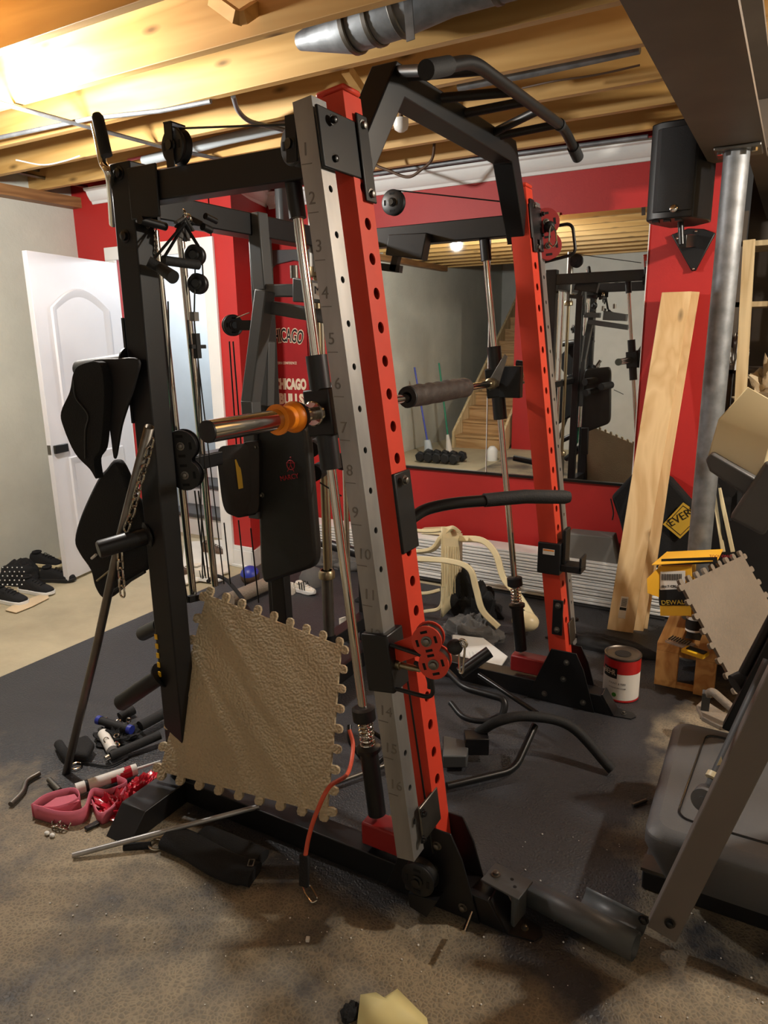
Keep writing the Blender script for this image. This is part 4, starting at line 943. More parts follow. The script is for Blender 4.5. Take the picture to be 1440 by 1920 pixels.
# ------------------------------------------------------------------ leaning boards
def board(bl, br, tl, tr, th, lab, label_=False):
    pts = [bl, br, tr, tl]; n = (V(br) - V(bl)).cross(V(tl) - V(bl)).normalized()
    o = MB().solid(pts, -n * th).build('pine_board', 'pineZ', bevel=.002, seg=1); tag(o, lab, 'board', 'pine boards leaning on the wall'); return o, n
zb0 = .013
b1, n1 = board(W(1138, 1180, Y=3.78), W(1187, 1188, Y=3.80), W(1241, 548, Y=4.25), W(1297, 546, Y=4.25), .02, 'widest front pine board leaning on the red wall, with a sticker')
for o_ in (b1,): 
    c = W(1169, 1140, Y=3.795); u_ = (W(1187, 1188, Y=3.80) - W(1138, 1180, Y=3.78)).normalized(); v_ = (W(1241, 548, Y=4.25) - W(1138, 1180, Y=3.78)).normalized()
    stc = MB().solid([c + u_ * a + v_ * b_ + V((0, -.006, 0)) for a, b_ in ((-.02, -.055), (.018, -.055), (.018, .065), (-.02, .065))], V((0, -.001, 0))).build('price_sticker', 'label', o_)
    MB().solid([c + u_ * a + v_ * b_ + V((0, -.0075, 0)) for a, b_ in ((-.018, -.01), (.016, -.01), (.016, .005), (-.018, .005))], V((0, -.0005, 0))).build('sticker_print', 'ink', stc)
    bc = MB()
    for k in range(9): bc.solid([c + u_ * a + v_ * b_ + V((0, -.0075, 0)) for a, b_ in ((-.014, .012 + k * .005), (.014, .012 + k * .005), (.014, .0145 + k * .005), (-.014, .0145 + k * .005))], V((0, -.0005, 0)))
    bc.build('sticker_print', 'ink', stc)
board(W(1183, 1188, Y=3.835), W(1206, 1187, Y=3.85), W(1290, 546, Y=4.29), W(1312, 547, Y=4.30), .018, 'narrow pine board just behind the widest board')
board(W(1192, 1188, Y=3.875), W(1213, 1187, Y=3.89), W(1284, 562, Y=4.325), W(1303, 562, Y=4.335), .012, 'rearmost pine board showing only its right edge')

# ------------------------------------------------------------------ stack of white mouldings lying along the wall
NS = 14
for k in range(NS):
    z0_ = .022 + k * .0195; jx = random.uniform(-.03, .02); jy = random.uniform(-.008, .008)
    mb = MB(); y0, y1 = 4.10 + jy, 4.25 + jy
    poly = [(y0 + .004, z0_), (y1, z0_), (y1, z0_ + .0165), (y0 + .035, z0_ + .0165), (y0 + .016, z0_ + .0145), (y0, z0_ + .0125), (y0, z0_ + .003)]
    x0_ = -3.05 + jx; x1_ = -.40 + jx + (.10 if k < 3 else 0)
    mb.prism(poly, (x0_, 0, 0), Y_, Z_, x1_ - x0_)
    nm = 'bottommost' if k == 0 else ('topmost' if k == NS - 1 else None)
    o = mb.build('moulding_strip', 'white'); tag(o, (nm + ' long white moulding strip of the stack along the wall') if nm else 'long white moulding strip inside the stack along the wall', 'moulding', 'white moulding strips stacked on the floor')
tag(MB().bb((-3.0, 4.06, .013), (-.5, 4.30, .02)).build('rubber_underlay', 'rubber'), 'black rubber strip under the white moulding stack', 'rubber strip')
tag(MB().solid([W(790, 992, Y=4.18), W(830, 990, Y=4.18), W(835, 1003, Y=4.18), W(790, 1001, Y=4.18)], V((0, .05, 0))).build('white_offcut', 'cream'), 'cream trim offcut on top of the moulding stack', 'offcut')
# grey foam wedge on the pile, everlast pad behind boards
t = tag(MB().solid([W(1062, 1000, Y=4.12), W(1147, 1008, Y=4.12), W(1158, 1058, Y=4.12), W(1145, 1062, Y=4.12), W(1062, 1048, Y=4.12)], V((0, .13, 0))).build('foam_block', 'wedge', bevel=.006), 'dusty grey foam block on the white moulding stack', 'foam block')
t = thing('boxing_shield', 'black boxing kick shield with yellow logo diamond behind the boards', 'kick shield', (-.58, 4.2, .2))
q = [W(1145, 932, Y=4.14), W(1205, 868, Y=4.16), W(1258, 900, Y=4.16), W(1332, 985, Y=4.16), W(1322, 1100, Y=4.16), W(1195, 1110, Y=4.14), W(1160, 975, Y=4.14)]
MB().solid(q, V((0, .10, 0))).build('padded_body', 'cloth', t, bevel=.02, seg=3)
dq = [W(1243, 983, Y=4.135), W(1281, 942, Y=4.135), W(1318, 968, Y=4.135), W(1275, 1010, Y=4.135)]
MB().solid(dq, V((0, -.001, 0))).build('logo_patch', 'yellowink', t)
cdq = sum(dq, V()) / 4; MB().solid([lerp(cdq, p, .84) + V((0, -.0015, 0)) for p in dq], V((0, -.0004, 0))).build('logo_border', 'ink', t); MB().solid([lerp(cdq, p, .78) + V((0, -.0022, 0)) for p in dq], V((0, -.0004, 0))).build('logo_field', 'yellowink', t)
text('logo_lettering', 'EVERLAST', W(1258, 988, Y=4.131), W(1310, 962, Y=4.13) - W(1260, 990, Y=4.13), W(1250, 960, Y=4.13) - W(1262, 992, Y=4.13), .045, 'ink', t)
MB().tube(spline([W(1145, 935, Y=4.13), W(1150, 960, Y=4.13), W(1148, 975, Y=4.13)]), .004, 8).build('zip_pull', 'ink', t)

# ------------------------------------------------------------------ paint can
c = V((-.535, 3.06, .0135))
t = thing('paint_can', 'red and white paint can standing on the mat by the far upright', 'paint can', c)
R_ = .078; H_ = .205
MB().lathe(c, Z_, [(R_ - .003, 0), (R_, .003), (R_, .012), (R_ - .001, .014)], 40).build('bottom_rim', 'paintred', t)
MB().lathe(c, Z_, [(R_, .012), (R_, .135)], 40, caps=False).build('white_label', 'label', t)
MB().lathe(c, Z_, [(R_ + .0003, .135), (R_ + .0003, H_ - .008)], 40, caps=False).build('red_label', 'paintred', t)
MB().lathe(c + Z_ * (H_ - .008), Z_, [(R_, 0), (R_ + .002, .003), (R_ + .002, .010), (R_ - .004, .012), (R_ - .008, .008), (R_ - .014, .005), (0, .005)], 40).build('lid', 'steel2', t)
MB().lathe(c + Z_ * (H_ - .0025), Z_, [(.035, 0), (.035, .001), (0, .001)], 30).build('lid_sticker', 'ink', t)
for sx in (0,): 
    dirc = (V((CAM.x, CAM.y, 0)) - V((c.x, c.y, 0))).normalized(); sd = V((-dirc.y, dirc.x, 0))
    def onc(a, z, h, s_, mt, sp=1.0):
        n_ = (dirc * math.cos(a) + sd * math.sin(a)); u_ = V((-n_.y, n_.x, 0)); o = text('label_lettering', s_, c + n_ * (R_ + .001) + Z_ * z - u_ * 0, u_, Z_, h, mt, t, .0004, sp)
        # wrap the lettering round the can
        for v_ in o.data.vertices:
            rel = v_.co; p_ = V((rel.x, rel.y, 0)); 
            if p_.length > 1e-4: k_ = (R_ + .0012) / p_.length; v_.co.x *= k_; v_.co.y *= k_
    patch = MB(); rings = []
    for k in range(9):
        a = math.radians(-68 + 54 * k / 8); n_ = dirc * math.cos(a) + sd * math.sin(a)
        rings.append([c + n_ * (R_ + .0008) + Z_ * z for z in (.112, .160)])
    patch.loft(rings, closed=False, caps=False, smooth=True); patch.build('brand_patch', 'ink', t)
    onc(math.radians(-66), .128, .024, 'BEHR.', 'whiteink'); onc(math.radians(-40), .085, .010, 'PAINT & PRIMER', 'inkgrey', 1.1); onc(math.radians(-40), .066, .006, 'INTERIOR SEMI-GLOSS ENAMEL', 'inkgrey')
    n_ = dirc * math.cos(.1 - .45) + sd * math.sin(.1 - .45); MB().lathe(c + n_ * R_ + Z_ * .035, n_, [(.010, 0), (.010, .001), (0, .001)], 16).build('green_mark', 'greenink', t)

# ------------------------------------------------------------------ wooden crate with bit set, glue can, yellow box
k0 = V((-.395, 3.26, .0135))
t = thing('wooden_crate', 'rough pine step crate standing right of the paint can', 'crate', k0)
MB().bb((-.42, 3.24, .0135), (-.325, 3.28, .185)).build('leg', 'pineY', t, bevel=.002); MB().bb((-.25, 3.22, .0135), (-.165, 3.26, .185)).build('leg', 'pineY', t, bevel=.002)
MB().bb((-.42, 3.60, .0135), (-.33, 3.64, .185)).build('leg', 'pineY', t, bevel=.002); MB().bb((-.25, 3.60, .0135), (-.16, 3.64, .185)).build('leg', 'pineY', t, bevel=.002)
MB().bb((-.42, 3.24, .185), (-.325, 3.64, .225)).build('top_board', 'pineY', t, bevel=.002); MB().bb((-.25, 3.22, .185), (-.155, 3.64, .225)).build('top_board', 'pineY', t, bevel=.002)
MB().bb((-.42, 3.40, .10), (-.155, 3.44, .185)).build('cross_board', 'pineY', t); MB().bb((-.325, 3.245, .0135), (-.25, 3.28, .03)).build('bottom_rail', 'pineY', t)
c = W(1285, 1215, Z=.235)
t = thing('bit_set', 'open drill bit case with yellow tray on the crate', 'bit set', c)
R = Rz(-.35)
MB().box(c + R @ V((-.04, .03, .002)), (.11, .07, .012), R=R).build('clear_lid', 'clear', t, bevel=.003)
MB().box(c + R @ V((.05, -.01, 0)), (.10, .06, .018), R=R).build('yellow_tray', 'yellowp', t, bevel=.003); MB().box(c + R @ V((.055, -.008, .006)), (.08, .035, .014), R=R).build('tray_insert', 'ink', t)
bm_ = MB()
for k in range(8): bm_.cyl(c + R @ V((-.085 + k * .012, .01, .012)), c + R @ V((-.085 + k * .012, .05, .016)), .0035, n=8)
bm_.build('bits', 'steel2', t)
c = W(1300, 1178, Z=.235)
t = thing('glue_can', 'small white and black can behind the drill bit case', 'can', V((c.x, c.y, .226)))
c = V((c.x, c.y, .226)); MB().cyl(c, c + Z_ * .075, .036, n=28).build('body', 'label', t); MB().lathe(c + Z_ * .01, Z_, [(.0365, 0), (.0365, .05)], 28, caps=False).build('black_label', 'ink', t); MB().cyl(c + Z_ * .075, c + Z_ * .105, .034, .03, n=24).build('lid', 'yellow', t)
def textq(s_, a, b_, h_, par, mt='ink', nm='lettering'): text(nm, s_, a, b_ - a, Z_, h_, mt, par)
t = thing('cardboard_box', 'open yellow and black tool box carton behind the tan tile', 'carton', (-.40, 3.62, .226))
YB = 3.42
MB().solid([W(1234, 1062, Y=YB), W(1297, 1062, Y=YB), W(1297, 1155, Y=YB), W(1238, 1155, Y=YB)], V((0, .16, 0))).build('carton_body', 'yellow', t, bevel=.002)
f0 = YB - .002
MB().solid([W(1234, 1105, Y=f0), W(1296, 1100, Y=f0), W(1296, 1135, Y=f0), W(1236, 1135, Y=f0)], V((0, -.001, 0))).build('black_band', 'ink', t)
MB().solid([W(1213, 1085, Y=f0 - .05), W(1237, 1062, Y=f0), W(1236, 1120, Y=f0), W(1214, 1112, Y=f0 - .05)], V((0, .004, 0))).build('side_flap', 'yellow', t)
MB().solid([W(1222, 1060, Y=f0 - .03), W(1250, 1036, Y=YB + .1), W(1356, 1031, Y=YB + .1), W(1345, 1052, Y=f0)], V((0, 0, .004))).build('top_flap', 'yellow', t)
MB().solid([W(1240, 1048, Y=f0), W(1345, 1044, Y=f0), W(1345, 1056, Y=f0), W(1240, 1060, Y=f0)], V((0, -.002, 0))).build('flap_band', 'ink', t)
MB().solid([W(1238, 1072, Y=f0 - .001), W(1285, 1070, Y=f0 - .001), W(1285, 1104, Y=f0 - .001), W(1238, 1106, Y=f0 - .001)], V((0, -.001, 0))).build('shipping_label', 'label', t)
bc = MB(); 
for k in range(12): bc.solid([W(1241 + k * 3.2, 1076, Y=f0 - .003), W(1242.6 + k * 3.2, 1076, Y=f0 - .003), W(1242.6 + k * 3.2, 1088, Y=f0 - .003), W(1241 + k * 3.2, 1088, Y=f0 - .003)], V((0, -.0005, 0)))
bc.build('label_print', 'ink', t)
textq('DEWALT', W(1240, 1134, Y=f0 - .002), W(1275, 1133, Y=f0 - .002), .022, t, 'yellowink'); textq('SN 7 CRJ 008', W(1241, 1102, Y=f0 - .003), W(1275, 1101, Y=f0 - .003), .012, t)
textq('TOOL ONLY', W(1330, 1045, Y=f0 - .003), W(1345, 1045, Y=f0 - .003), .012, t, 'redink')

# ------------------------------------------------------------------ foam tiles with jigsaw edges
def foam(A, B, Cq, Dq, th, nt_, mt, lab, nrm_sign=1, skip=()):
    """A=bottom left, B=bottom right, Cq=top right, Dq=top left"""
    A, B, Cq, Dq = map(V, (A, B, Cq, Dq)); n = (B - A).cross(Dq - A).normalized() * nrm_sign
    def P(a, b): return A * (1 - a) * (1 - b) + B * a * (1 - b) + Cq * a * b + Dq * (1 - a) * b
    out = []; T = .042
    prof = [(.22, 0), (.16, .6), (.26, 1), (.5, 1.1), (.74, 1), (.84, .6), (.78, 0)]
    for e in range(4):
        for k in range(nt_):
            for s_, h_ in prof:
                u = (k + s_ * .62 + .19) / nt_; v_ = -T + h_ * T
                inn = -(1 - h_) * T if e in (0, 3) or True else 0
                a, b_ = {0: (u, -inn * 1), 1: (1 + inn, u), 2: (1 - u, 1 + inn), 3: (-inn, 1 - u)}[e]
                out.append(P(a, b_))
    mb = MB(); N = len(out); lo = out; hi = [p - n * th for p in out]
    ctr = P(.5, .5)
    mb.add(lo + hi, [tuple(range(N)), tuple(reversed(range(N, 2 * N)))] + [(i + N, (i + 1) % N + N, (i + 1) % N, i) for i in range(N)])
    o = mb.build('foam_tile', mt, bevel=.0); return tag(o, lab, 'foam tile')
foam(W(282, 1458, Z=.11), W(627, 1545, Z=.115), W(652, 1203, Y=1.84), W(380, 1096, Y=1.70), .012, 9, 'tan', 'big tan pebbled foam tile with jigsaw edges leaning in the rack')
A2 = V((-.356, 3.181, .547)); B2 = V((-.131, 3.749, .571)); C2 = V((-.026, 3.069, .047))
foam(C2, C2 + (B2 - A2), B2, A2, .014, 9, 'grey_foam', 'grey-tan foam tile leaning on the yellow carton at right', 1)

# ------------------------------------------------------------------ cream plastic chair lying on its side
t = thing('plastic_chair', 'cream plastic armchair tipped over in front of the moulding stack', 'chair', (-1.5, 3.6, .0135))
def ribbon(pts, w_, th, name, up):
    pts = spline(pts, 6); mb = MB(); rings = []; up = V(up)
    for i, p in enumerate(pts):
        a = pts[max(0, i - 1)]; b_ = pts[min(len(pts) - 1, i + 1)]; d = (b_ - a).normalized(); s_ = d.cross(up).normalized(); ww = w_(i / (len(pts) - 1)) if callable(w_) else w_
        rings.append([p + up * (-ww / 2) + s_ * th / 2, p + up * (ww / 2) + s_ * th / 2, p + up * (ww / 2) - s_ * th / 2, p + up * (-ww / 2) - s_ * th / 2])
    mb.loft(rings, smooth=False); return mb.build(name, 'cream', t, bevel=.004)
U = V((.25, -.9, .35)).normalized()
ribbon([W(782, 1048, Y=3.35), W(840, 1052, Y=3.35), W(880, 1066, Y=3.35), W(893, 1105, Y=3.35), W(905, 1145, Y=3.35), W(935, 1176, Y=3.38)], .06, .03, 'front_leg', U)
ribbon([W(862, 1010, Y=3.7), W(905, 1014, Y=3.7), W(930, 1040, Y=3.7), W(945, 1085, Y=3.68), W(975, 1120, Y=3.65), W(1003, 1165, Y=3.6)], lambda q: .06 + .03 * q, .035, 'rear_leg', U)
MB().sphere(W(985, 1165, Y=3.5), (.075, .06, .055)).build('leg_foot', 'cream', t)
# seat and back shell
sh = MB(); rows = []
for i in range(9):
    f_ = i / 8; px = lerp(846, 852, f_); row = []
    for k in range(9):
        g_ = k / 8; p = W(lerp(828, 866, g_), lerp(lerp(988, 1000, g_), lerp(1158, 1118, g_), f_), Y=lerp(3.42, 3.72, g_) + .03 * math.sin(f_ * math.pi)); row.append(p)
    rows.append(row)
sh.loft(rows, closed=False, caps=False); sh.build('back_rest', 'cream', t, solid=.008)
sl = MB()
for k in range(7):
    sl.tube([W(836 + k * 4, 1025 + k * 0, Y=3.42 + k * .04), W(837 + k * 4, 1120 - k * 2, Y=3.42 + k * .04)], .003, 6)
sl.build('back_slats', 'cream', t)
ribbon([W(770, 1036, Y=3.5), W(810, 1030, Y=3.5), W(828, 1008, Y=3.5), W(848, 990, Y=3.55), W(862, 998, Y=3.6)], lambda q: .12 - .05 * q, .02, 'seat_edge', U)
ribbon([W(765, 994, Y=3.7), W(810, 996, Y=3.7), W(845, 990, Y=3.7)], .05, .02, 'arm_rest', U)
ribbon([W(765, 1150, Y=3.45), W(800, 1146, Y=3.45), W(826, 1138, Y=3.45), W(832, 1100, Y=3.45)], .03, .02, 'seat_rim', U)
ribbon([W(765, 1112, Y=3.6), W(800, 1112, Y=3.6), W(826, 1106, Y=3.6)], .045, .02, 'arm_rest', U)

# ------------------------------------------------------------------ cloth heaps and bags
def heap(c, r, seed, name, mt, lab, cat, fold=.35, n=44, m=22, zf=.0, freq=2.2):
    c = V(c); mb = MB(); vs = []
    for i in range(m + 1):
        t_ = math.pi / 2 * i / m
        for k in range(n):
            a = 2 * math.pi * k / n; d = V((math.sin(t_) * math.cos(a), math.sin(t_) * math.sin(a), math.cos(t_)))
            q = noise.noise(d * freq + V((seed, seed * 2, 0))) ; q2 = abs(noise.noise(d * freq * 2.3 + V((seed * 3, 0, seed))))
            s_ = 1 + fold * q - fold * .5 * q2
            p = V((d.x * r[0] * s_, d.y * r[1] * s_, max(0, d.z * r[2] * (1 + fold * 1.3 * q - fold * q2)))); vs.append(c + p)
    mb.add(vs, [(i * n + k, (i + 1) * n + k, (i + 1) * n + (k + 1) % n, i * n + (k + 1) % n) for i in range(m) for k in range(n)], True)
    o = mb.build(name, mt); return tag(o, lab, cat)
heap(W(885, 1150, Z=.0135), (.17, .14, .22), 3, 'black_bag', 'cloth', 'black cloth bag heaped under the tipped cream chair', 'bag', .45)
heap(W(885, 1195, Z=.0135), (.17, .11, .12), 8, 'grey_bag', 'grey_cloth', 'dark grey shiny bag in front of the black one', 'bag', .4)
heap(W(1095, 1308, Z=.0135), (.09, .05, .06), 11, 'black_pouch', 'cloth', 'small black cloth pouch between far upright and paint can', 'pouch', .5)
heap(W(1130, 1215, Z=.0135), (.30, .06, .07), 12, 'rolled_mat', 'rubber', 'black rolled cloth lying behind the paint can', 'roll', .1)
# paint tray
t = thing('paint_tray', 'white ribbed plastic paint tray on the floor behind the red pulley', 'paint tray', W(900, 1225, Z=.0135))
q = [W(845, 1250, Z=.03), W(938, 1250, Z=.02), W(950, 1232, Z=.03), W(905, 1198, Z=.06), W(850, 1192, Z=.06)]
MB().solid(q, V((0, 0, .006))).build('tray_floor', 'plastic_w', t)
MB().tube(q, .006, 8, True).build('tray_rim', 'plastic_w', t)
rb = MB()
for k in range(7): rb.tube([W(858 + k * 7, 1222, Z=.045), W(862 + k * 7, 1240, Z=.038)], .003, 6)
rb.build('ribs', 'plastic_w', t)
# shoes, cap, socks, ball and other clutter
def shoe(c, ang, L_, lab, upper='cloth', sole='white_cloth', stripes=False, group=None, hgt=.10, tilt=0):
    t = thing('sneaker', lab, 'shoe', c, group)
    def tf(p): q = Rz(ang) @ V(p); return V(c) + q
    w0 = L_ * .17; prof = [(0, .55), (.05, .85), (.2, .9), (.4, .82), (.6, .95), (.8, 1.0), (.93, .8), (1, .35)]
    mb = MB(); rings = []
    for f_, w_ in prof:
        x = (f_ - .5) * L_; hs = .028 if f_ < .9 else .02; lift = .012 * max(0, f_ - .75) * 4
        rings.append([tf((x, -w0 * w_, lift)), tf((x, w0 * w_, lift)), tf((x, w0 * w_ * 1.04, hs + lift)), tf((x, -w0 * w_ * 1.04, hs + lift))])
    mb.loft(rings, smooth=False); mb.build('sole', sole, t, bevel=.004)
    mb = MB(); rings = []
    for f_, w_, h_ in ((.02, .5, .6), (.07, .8, .92), (.2, .85, 1.0), (.35, .78, .86), (.5, .82, .78), (.65, .9, .6), (.8, .93, .45), (.92, .75, .34), (.98, .35, .26)):
        x = (f_ - .5) * L_; H = .026 + hgt * h_ * .8; ring = []
        for k in range(12):
            a = math.pi * k / 11; ring.append(tf((x, -math.cos(a) * w0 * w_, .026 + (H - .026) * math.sin(a) ** .6)))
        rings.append(ring)
    mb.loft(rings); mb.build('upper', upper, t)
    mb = MB(); mb.torus(tf((-L_ * .28, 0, .026 + hgt * .78)), (0, 0, 1), w0 * .55, .009, 18, 8); mb.build('collar', upper, t)
    lc = MB()
    for k in range(4): x = -L_ * .02 + k * .022; lc.tube([tf((x, -w0 * .45, .03 + hgt * .62 - k * .008)), tf((x, 0, .034 + hgt * .68 - k * .008)), tf((x, w0 * .45, .03 + hgt * .62 - k * .008))], .003, 6)
    lc.build('laces', upper if not stripes else 'white', t)
    if stripes:
        sm = MB()
        for k in range(3):
            for s_ in (-1, 1): sm.tube([tf((k * .02 - .02, s_ * w0 * .93, .03)), tf((k * .02 - .035, s_ * w0 * .6, .075))], .004, 6)
        sm.build('stripes', 'ink', t)
    return t
shoe(W(88, 1062, X=-4.58) * 1.0, 0.2, .27, 'black sneaker with cream sole resting on top of the shoe pile', 'cloth', 'cream')
shoe(W(70, 1112, Z=0), .12, .28, 'black sneaker with white sole in front of the shoe pile', 'cloth', 'white', group='pair of black trainers')
shoe(W(20, 1130, Z=0), .12, .28, 'black sneaker with white sole at the left edge of the photo', 'cloth', 'white', group='pair of black trainers')
shoe(W(95, 1095, Z=0) + V((0, .06, 0)), .4, .25, 'plain black shoe under the cream-soled sneaker', 'cloth', 'rubber')
heap(W(18, 1095, Z=0) + V((0, .08, 0)), (.16, .12, .15), 5, 'dotted_bag', 'cloth', 'black dotted mesh bag in the pile by the concrete wall', 'bag', .2)
dm = MB()
for i in range(6):
    for k in range(5): p = W(-4 + i * 9 + (k % 2) * 4, 1064 + k * 8, Z=.14); dm.sphere(p, .0045, 8, 6)
tag(dm.build('mesh_dots', 'white'), 'rows of pale dots on the black mesh bag', 'dots')['kind'] = 'stuff'
isn = MB(); isn.solid([W(*q, Z=.006) for q in ((10, 1145), (30, 1150), (60, 1138), (92, 1122), (90, 1114), (75, 1116), (45, 1128), (20, 1138))], V((0, 0, .006))); tag(isn.build('shoe_insole', 'skin', bevel=.002), 'tan shoe insole lying on the concrete beside the shoes', 'insole')
# objects in the doorway
tag(MB().solid([W(345, 1020, Z=.01), W(425, 1015, Z=.01), W(430, 1075, Z=.01), W(340, 1100, Z=.01)], V((0, 0, .02))).build('white_paper_bag', 'white_cloth', bevel=.008), 'crumpled white paper lying in the doorway', 'paper')
shoe(W(388, 1088, Z=.013), .2, .25, 'white shoe with black stripes near the doorway', 'white_cloth', 'white', True)
shoe(W(402, 1042, Z=.0), .1, .22, 'brown leather shoe in the doorway', 'brown', 'brown'); shoe(W(335, 1085, Z=.0), 1.2, .24, 'brown shoe just behind the black rear post', 'brown', 'brown')
t = thing('football', 'brown ball with a blue cap behind the gym cables', 'ball', W(470, 1096, Z=.013)); c = W(470, 1096, Z=.013) + Z_ * .065
MB().sphere(c, .065).build('ball_skin', 'brown', t); MB().lathe(c, V((.1, -.3, 1)), [(.0655 * math.cos(a_), .0655 * math.sin(a_)) for a_ in [.35 + .2 * k for k in range(7)]], 24, caps=False).build('blue_panel', 'blue', t)
tag(MB().cyl(W(430, 1125, Z=.06), W(500, 1095, Z=.06), .045, n=22).build('foam_roller', 'grey_foam'), 'short grey roller lying behind the big tan tile', 'roller')
tag(MB().tube(spline([W(390, 1090, Z=.15), W(405, 1080, Z=.15), W(425, 1088, Z=.13), W(445, 1110, Z=.11), W(460, 1130, Z=.1)]), .012, 10).build('black_strap', 'cloth'), 'black strap arching over the top corner of the tan tile', 'strap')
shoe(W(572, 1112, Z=.013), -.1, .17, 'small white shoe with dark stripes on the mat', 'white_cloth', 'white', True, hgt=.05)
t = thing('baseball_cap', 'grey cap hanging over clutter beyond the mat', 'cap', W(590, 1095, Z=.013)); c = W(585, 1095, Z=.013)
MB().lathe(c, Z_, [(.085, 0), (.085, .05), (.06, .1), (.02, .12), (0, .12)], 24).build('crown', 'grey_cloth', t); MB().solid([c + V((.02, -.08, .01)), c + V((.1, -.13, .0)), c + V((-.04, -.16, .0)), c + V((-.08, -.06, .01))], V((0, 0, .005))).build('brim', 'grey_cloth', t)
heap(W(640, 1060, Z=.013), (.25, .10, .13), 21, 'grey_clothes', 'grey_cloth', 'grey clothes heap beside the stacked mouldings behind the barbell', 'clothes', .5)
heap(W(540, 1112, Z=.013), (.05, .05, .09), 23, 'white_towel', 'white_cloth', 'small white crumpled towel left of the pad post', 'towel', .3)
t = thing('white_slipper', 'white slipper standing on end by the barbell foot', 'slipper', W(648, 1190, Z=.013))
MB().tube([W(650, 1195, Z=.02), W(648, 1175, Y=2.9), W(642, 1158, Y=2.9)], [.03, .034, .02], 14, flat=.5).build('slipper_body', 'white_cloth', t)
heap(W(677, 1128, Z=.013), (.04, .03, .03), 24, 'dark_glove', 'cloth', 'small dark glove lying on the mat by the barbell', 'glove', .3)

# ------------------------------------------------------------------ attachments lying in the rack
t = thing('leg_developer', 'black tubular bench attachment lying on the mat inside the rack', 'bench attachment', W(930, 1330, Z=.0135))
Z0 = .05
MB().tube(arc([W(965, 1345, Z=.16), W(1000, 1335, Z=.19), W(1080, 1370, Z=.13)], .05) if False else spline([W(895, 1375, Z=.10), W(935, 1352, Z=.17), W(990, 1343, Z=.19), W(1070, 1362, Z=.15), W(1148, 1444, Z=.03)], 8), .0195, 16).build('curved_handle', 'grip', t)
MB().box(W(893, 1392, Z=.08), (.09, .07, .07), R=Rz(.5)).build('hinge_box', 'blk', t, bevel=.003)
MB().tube(arc([W(838, 1474, Z=.04), W(965, 1444, Z=.04), W(1003, 1360, Z=.14)], .05), .014, 14).build('lower_tube', 'blk2', t)
MB().cyl(W(862, 1262, Z=.22), W(918, 1222, Z=.30), .026, n=20).build('roller', 'blk2', t)
MB().cyl(W(898, 1265, Z=.22), W(1008, 1338, Z=.18), .010, n=12).build('diagonal_bar', 'blk2', t)
MB().tube(arc([W(830, 1250, Z=.2), W(870, 1290, Z=.19), W(950, 1312, Z=.19), W(940, 1350, Z=.12)], .04), .014, 12).build('side_tube', 'blk', t)
MB().tube(spline([W(845, 1318, Z=.08), W(870, 1345, Z=.06), W(910, 1352, Z=.06), W(940, 1340, Z=.08)]), .012, 12).build('hoop', 'blk', t)
MB().solid([W(830, 1400, Z=.03), W(880, 1410, Z=.03), W(875, 1440, Z=.03), W(830, 1440, Z=.03)], V((0, 0, .05))).build('foot_box', 'grey_m', t, bevel=.005)
t = thing('triangle_handle', 'black triangular cable handle lying behind the near guide rod', 'cable handle', W(675, 1380, Z=.0135))
MB().tube(arc([W(655, 1360, Z=.14), W(655, 1390, Z=.10), W(695, 1445, Z=.03), W(740, 1400, Z=.10), W(668, 1352, Z=.15)], .02), .009, 12).build('frame', 'blk2', t)
t = thing('grey_bar', 'thin grey bar lying from the tan tile to the near upright', 'bar', W(670, 1455, Z=.03)); MB().cyl(W(628, 1468, Z=.03), W(740, 1428, Z=.03), .008, n=12).build('rod', 'steel2', t)
t = thing('bench_roller', 'black foam roller on a steel stub beside the near steel track', 'roller', W(700, 1560, Z=.03))
MB().cyl(W(690, 1575, Z=.10), W(718, 1548, Z=.11), .026, n=22).build('foam', 'grip', t); MB().cyl(W(716, 1550, Z=.11), W(735, 1535, Z=.12), .014, n=16).build('stub', 'gold', t)
# landmine style holder lying by the near foot
t = thing('barbell_holder', 'dark steel barbell holder with bracket lying by the near foot', 'barbell holder', W(1060, 1720, Z=.0135))
HZ = .055; a0 = W(985, 1668, Z=HZ); a1 = W(1192, 1775, Z=HZ); dd = (a1 - a0).normalized(); sd = Z_.cross(dd)
MB().tube([a0, a1], .036, 28, caps=False).build('long_tube', 'grey_m', t, solid=.003)
h0 = lerp(a0, a1, .45) + sd * .058 + Z_ * .030; h1 = a1 + sd * .058 + Z_ * .030
hs_ = MB(); rings = []
for p in (h0, h1): rings.append([p + sd * math.cos(a) * .034 + Z_ * math.sin(a) * .034 for a in [math.radians(-10 - 160 * k / 10) for k in range(11)]])
hs_.loft(rings, closed=False, caps=False); hs_.build('open_trough', 'grey_m', t, solid=.004)
pc = W(950, 1652, Z=.12); R = Matrix((dd, sd, Z_)).transposed()
pl = MB().box(pc, (.12, .085, .006), R=R).build('bracket_plate', 'grey_m', t, bevel=.002)
bolt(pc - dd * .035 + Z_ * .003, Z_, pl, .009); 
for q_ in (.01, .03): MB().lathe(pc + dd * q_ + sd * (.012 if q_ < .02 else -.008) + Z_ * .003, Z_, [(.005, 0), (.005, .0006), (0, .0006)], 12).build('hole', 'hole', pl)
MB().box(pc + dd * .04 - Z_ * .055, (.012, .07, .10), R=R).build('upright_plate', 'grey_m', t, bevel=.002); MB().box(pc - dd * .03 - Z_ * .05, (.012, .03, .10), R=R).build('side_plate', 'galv', t)

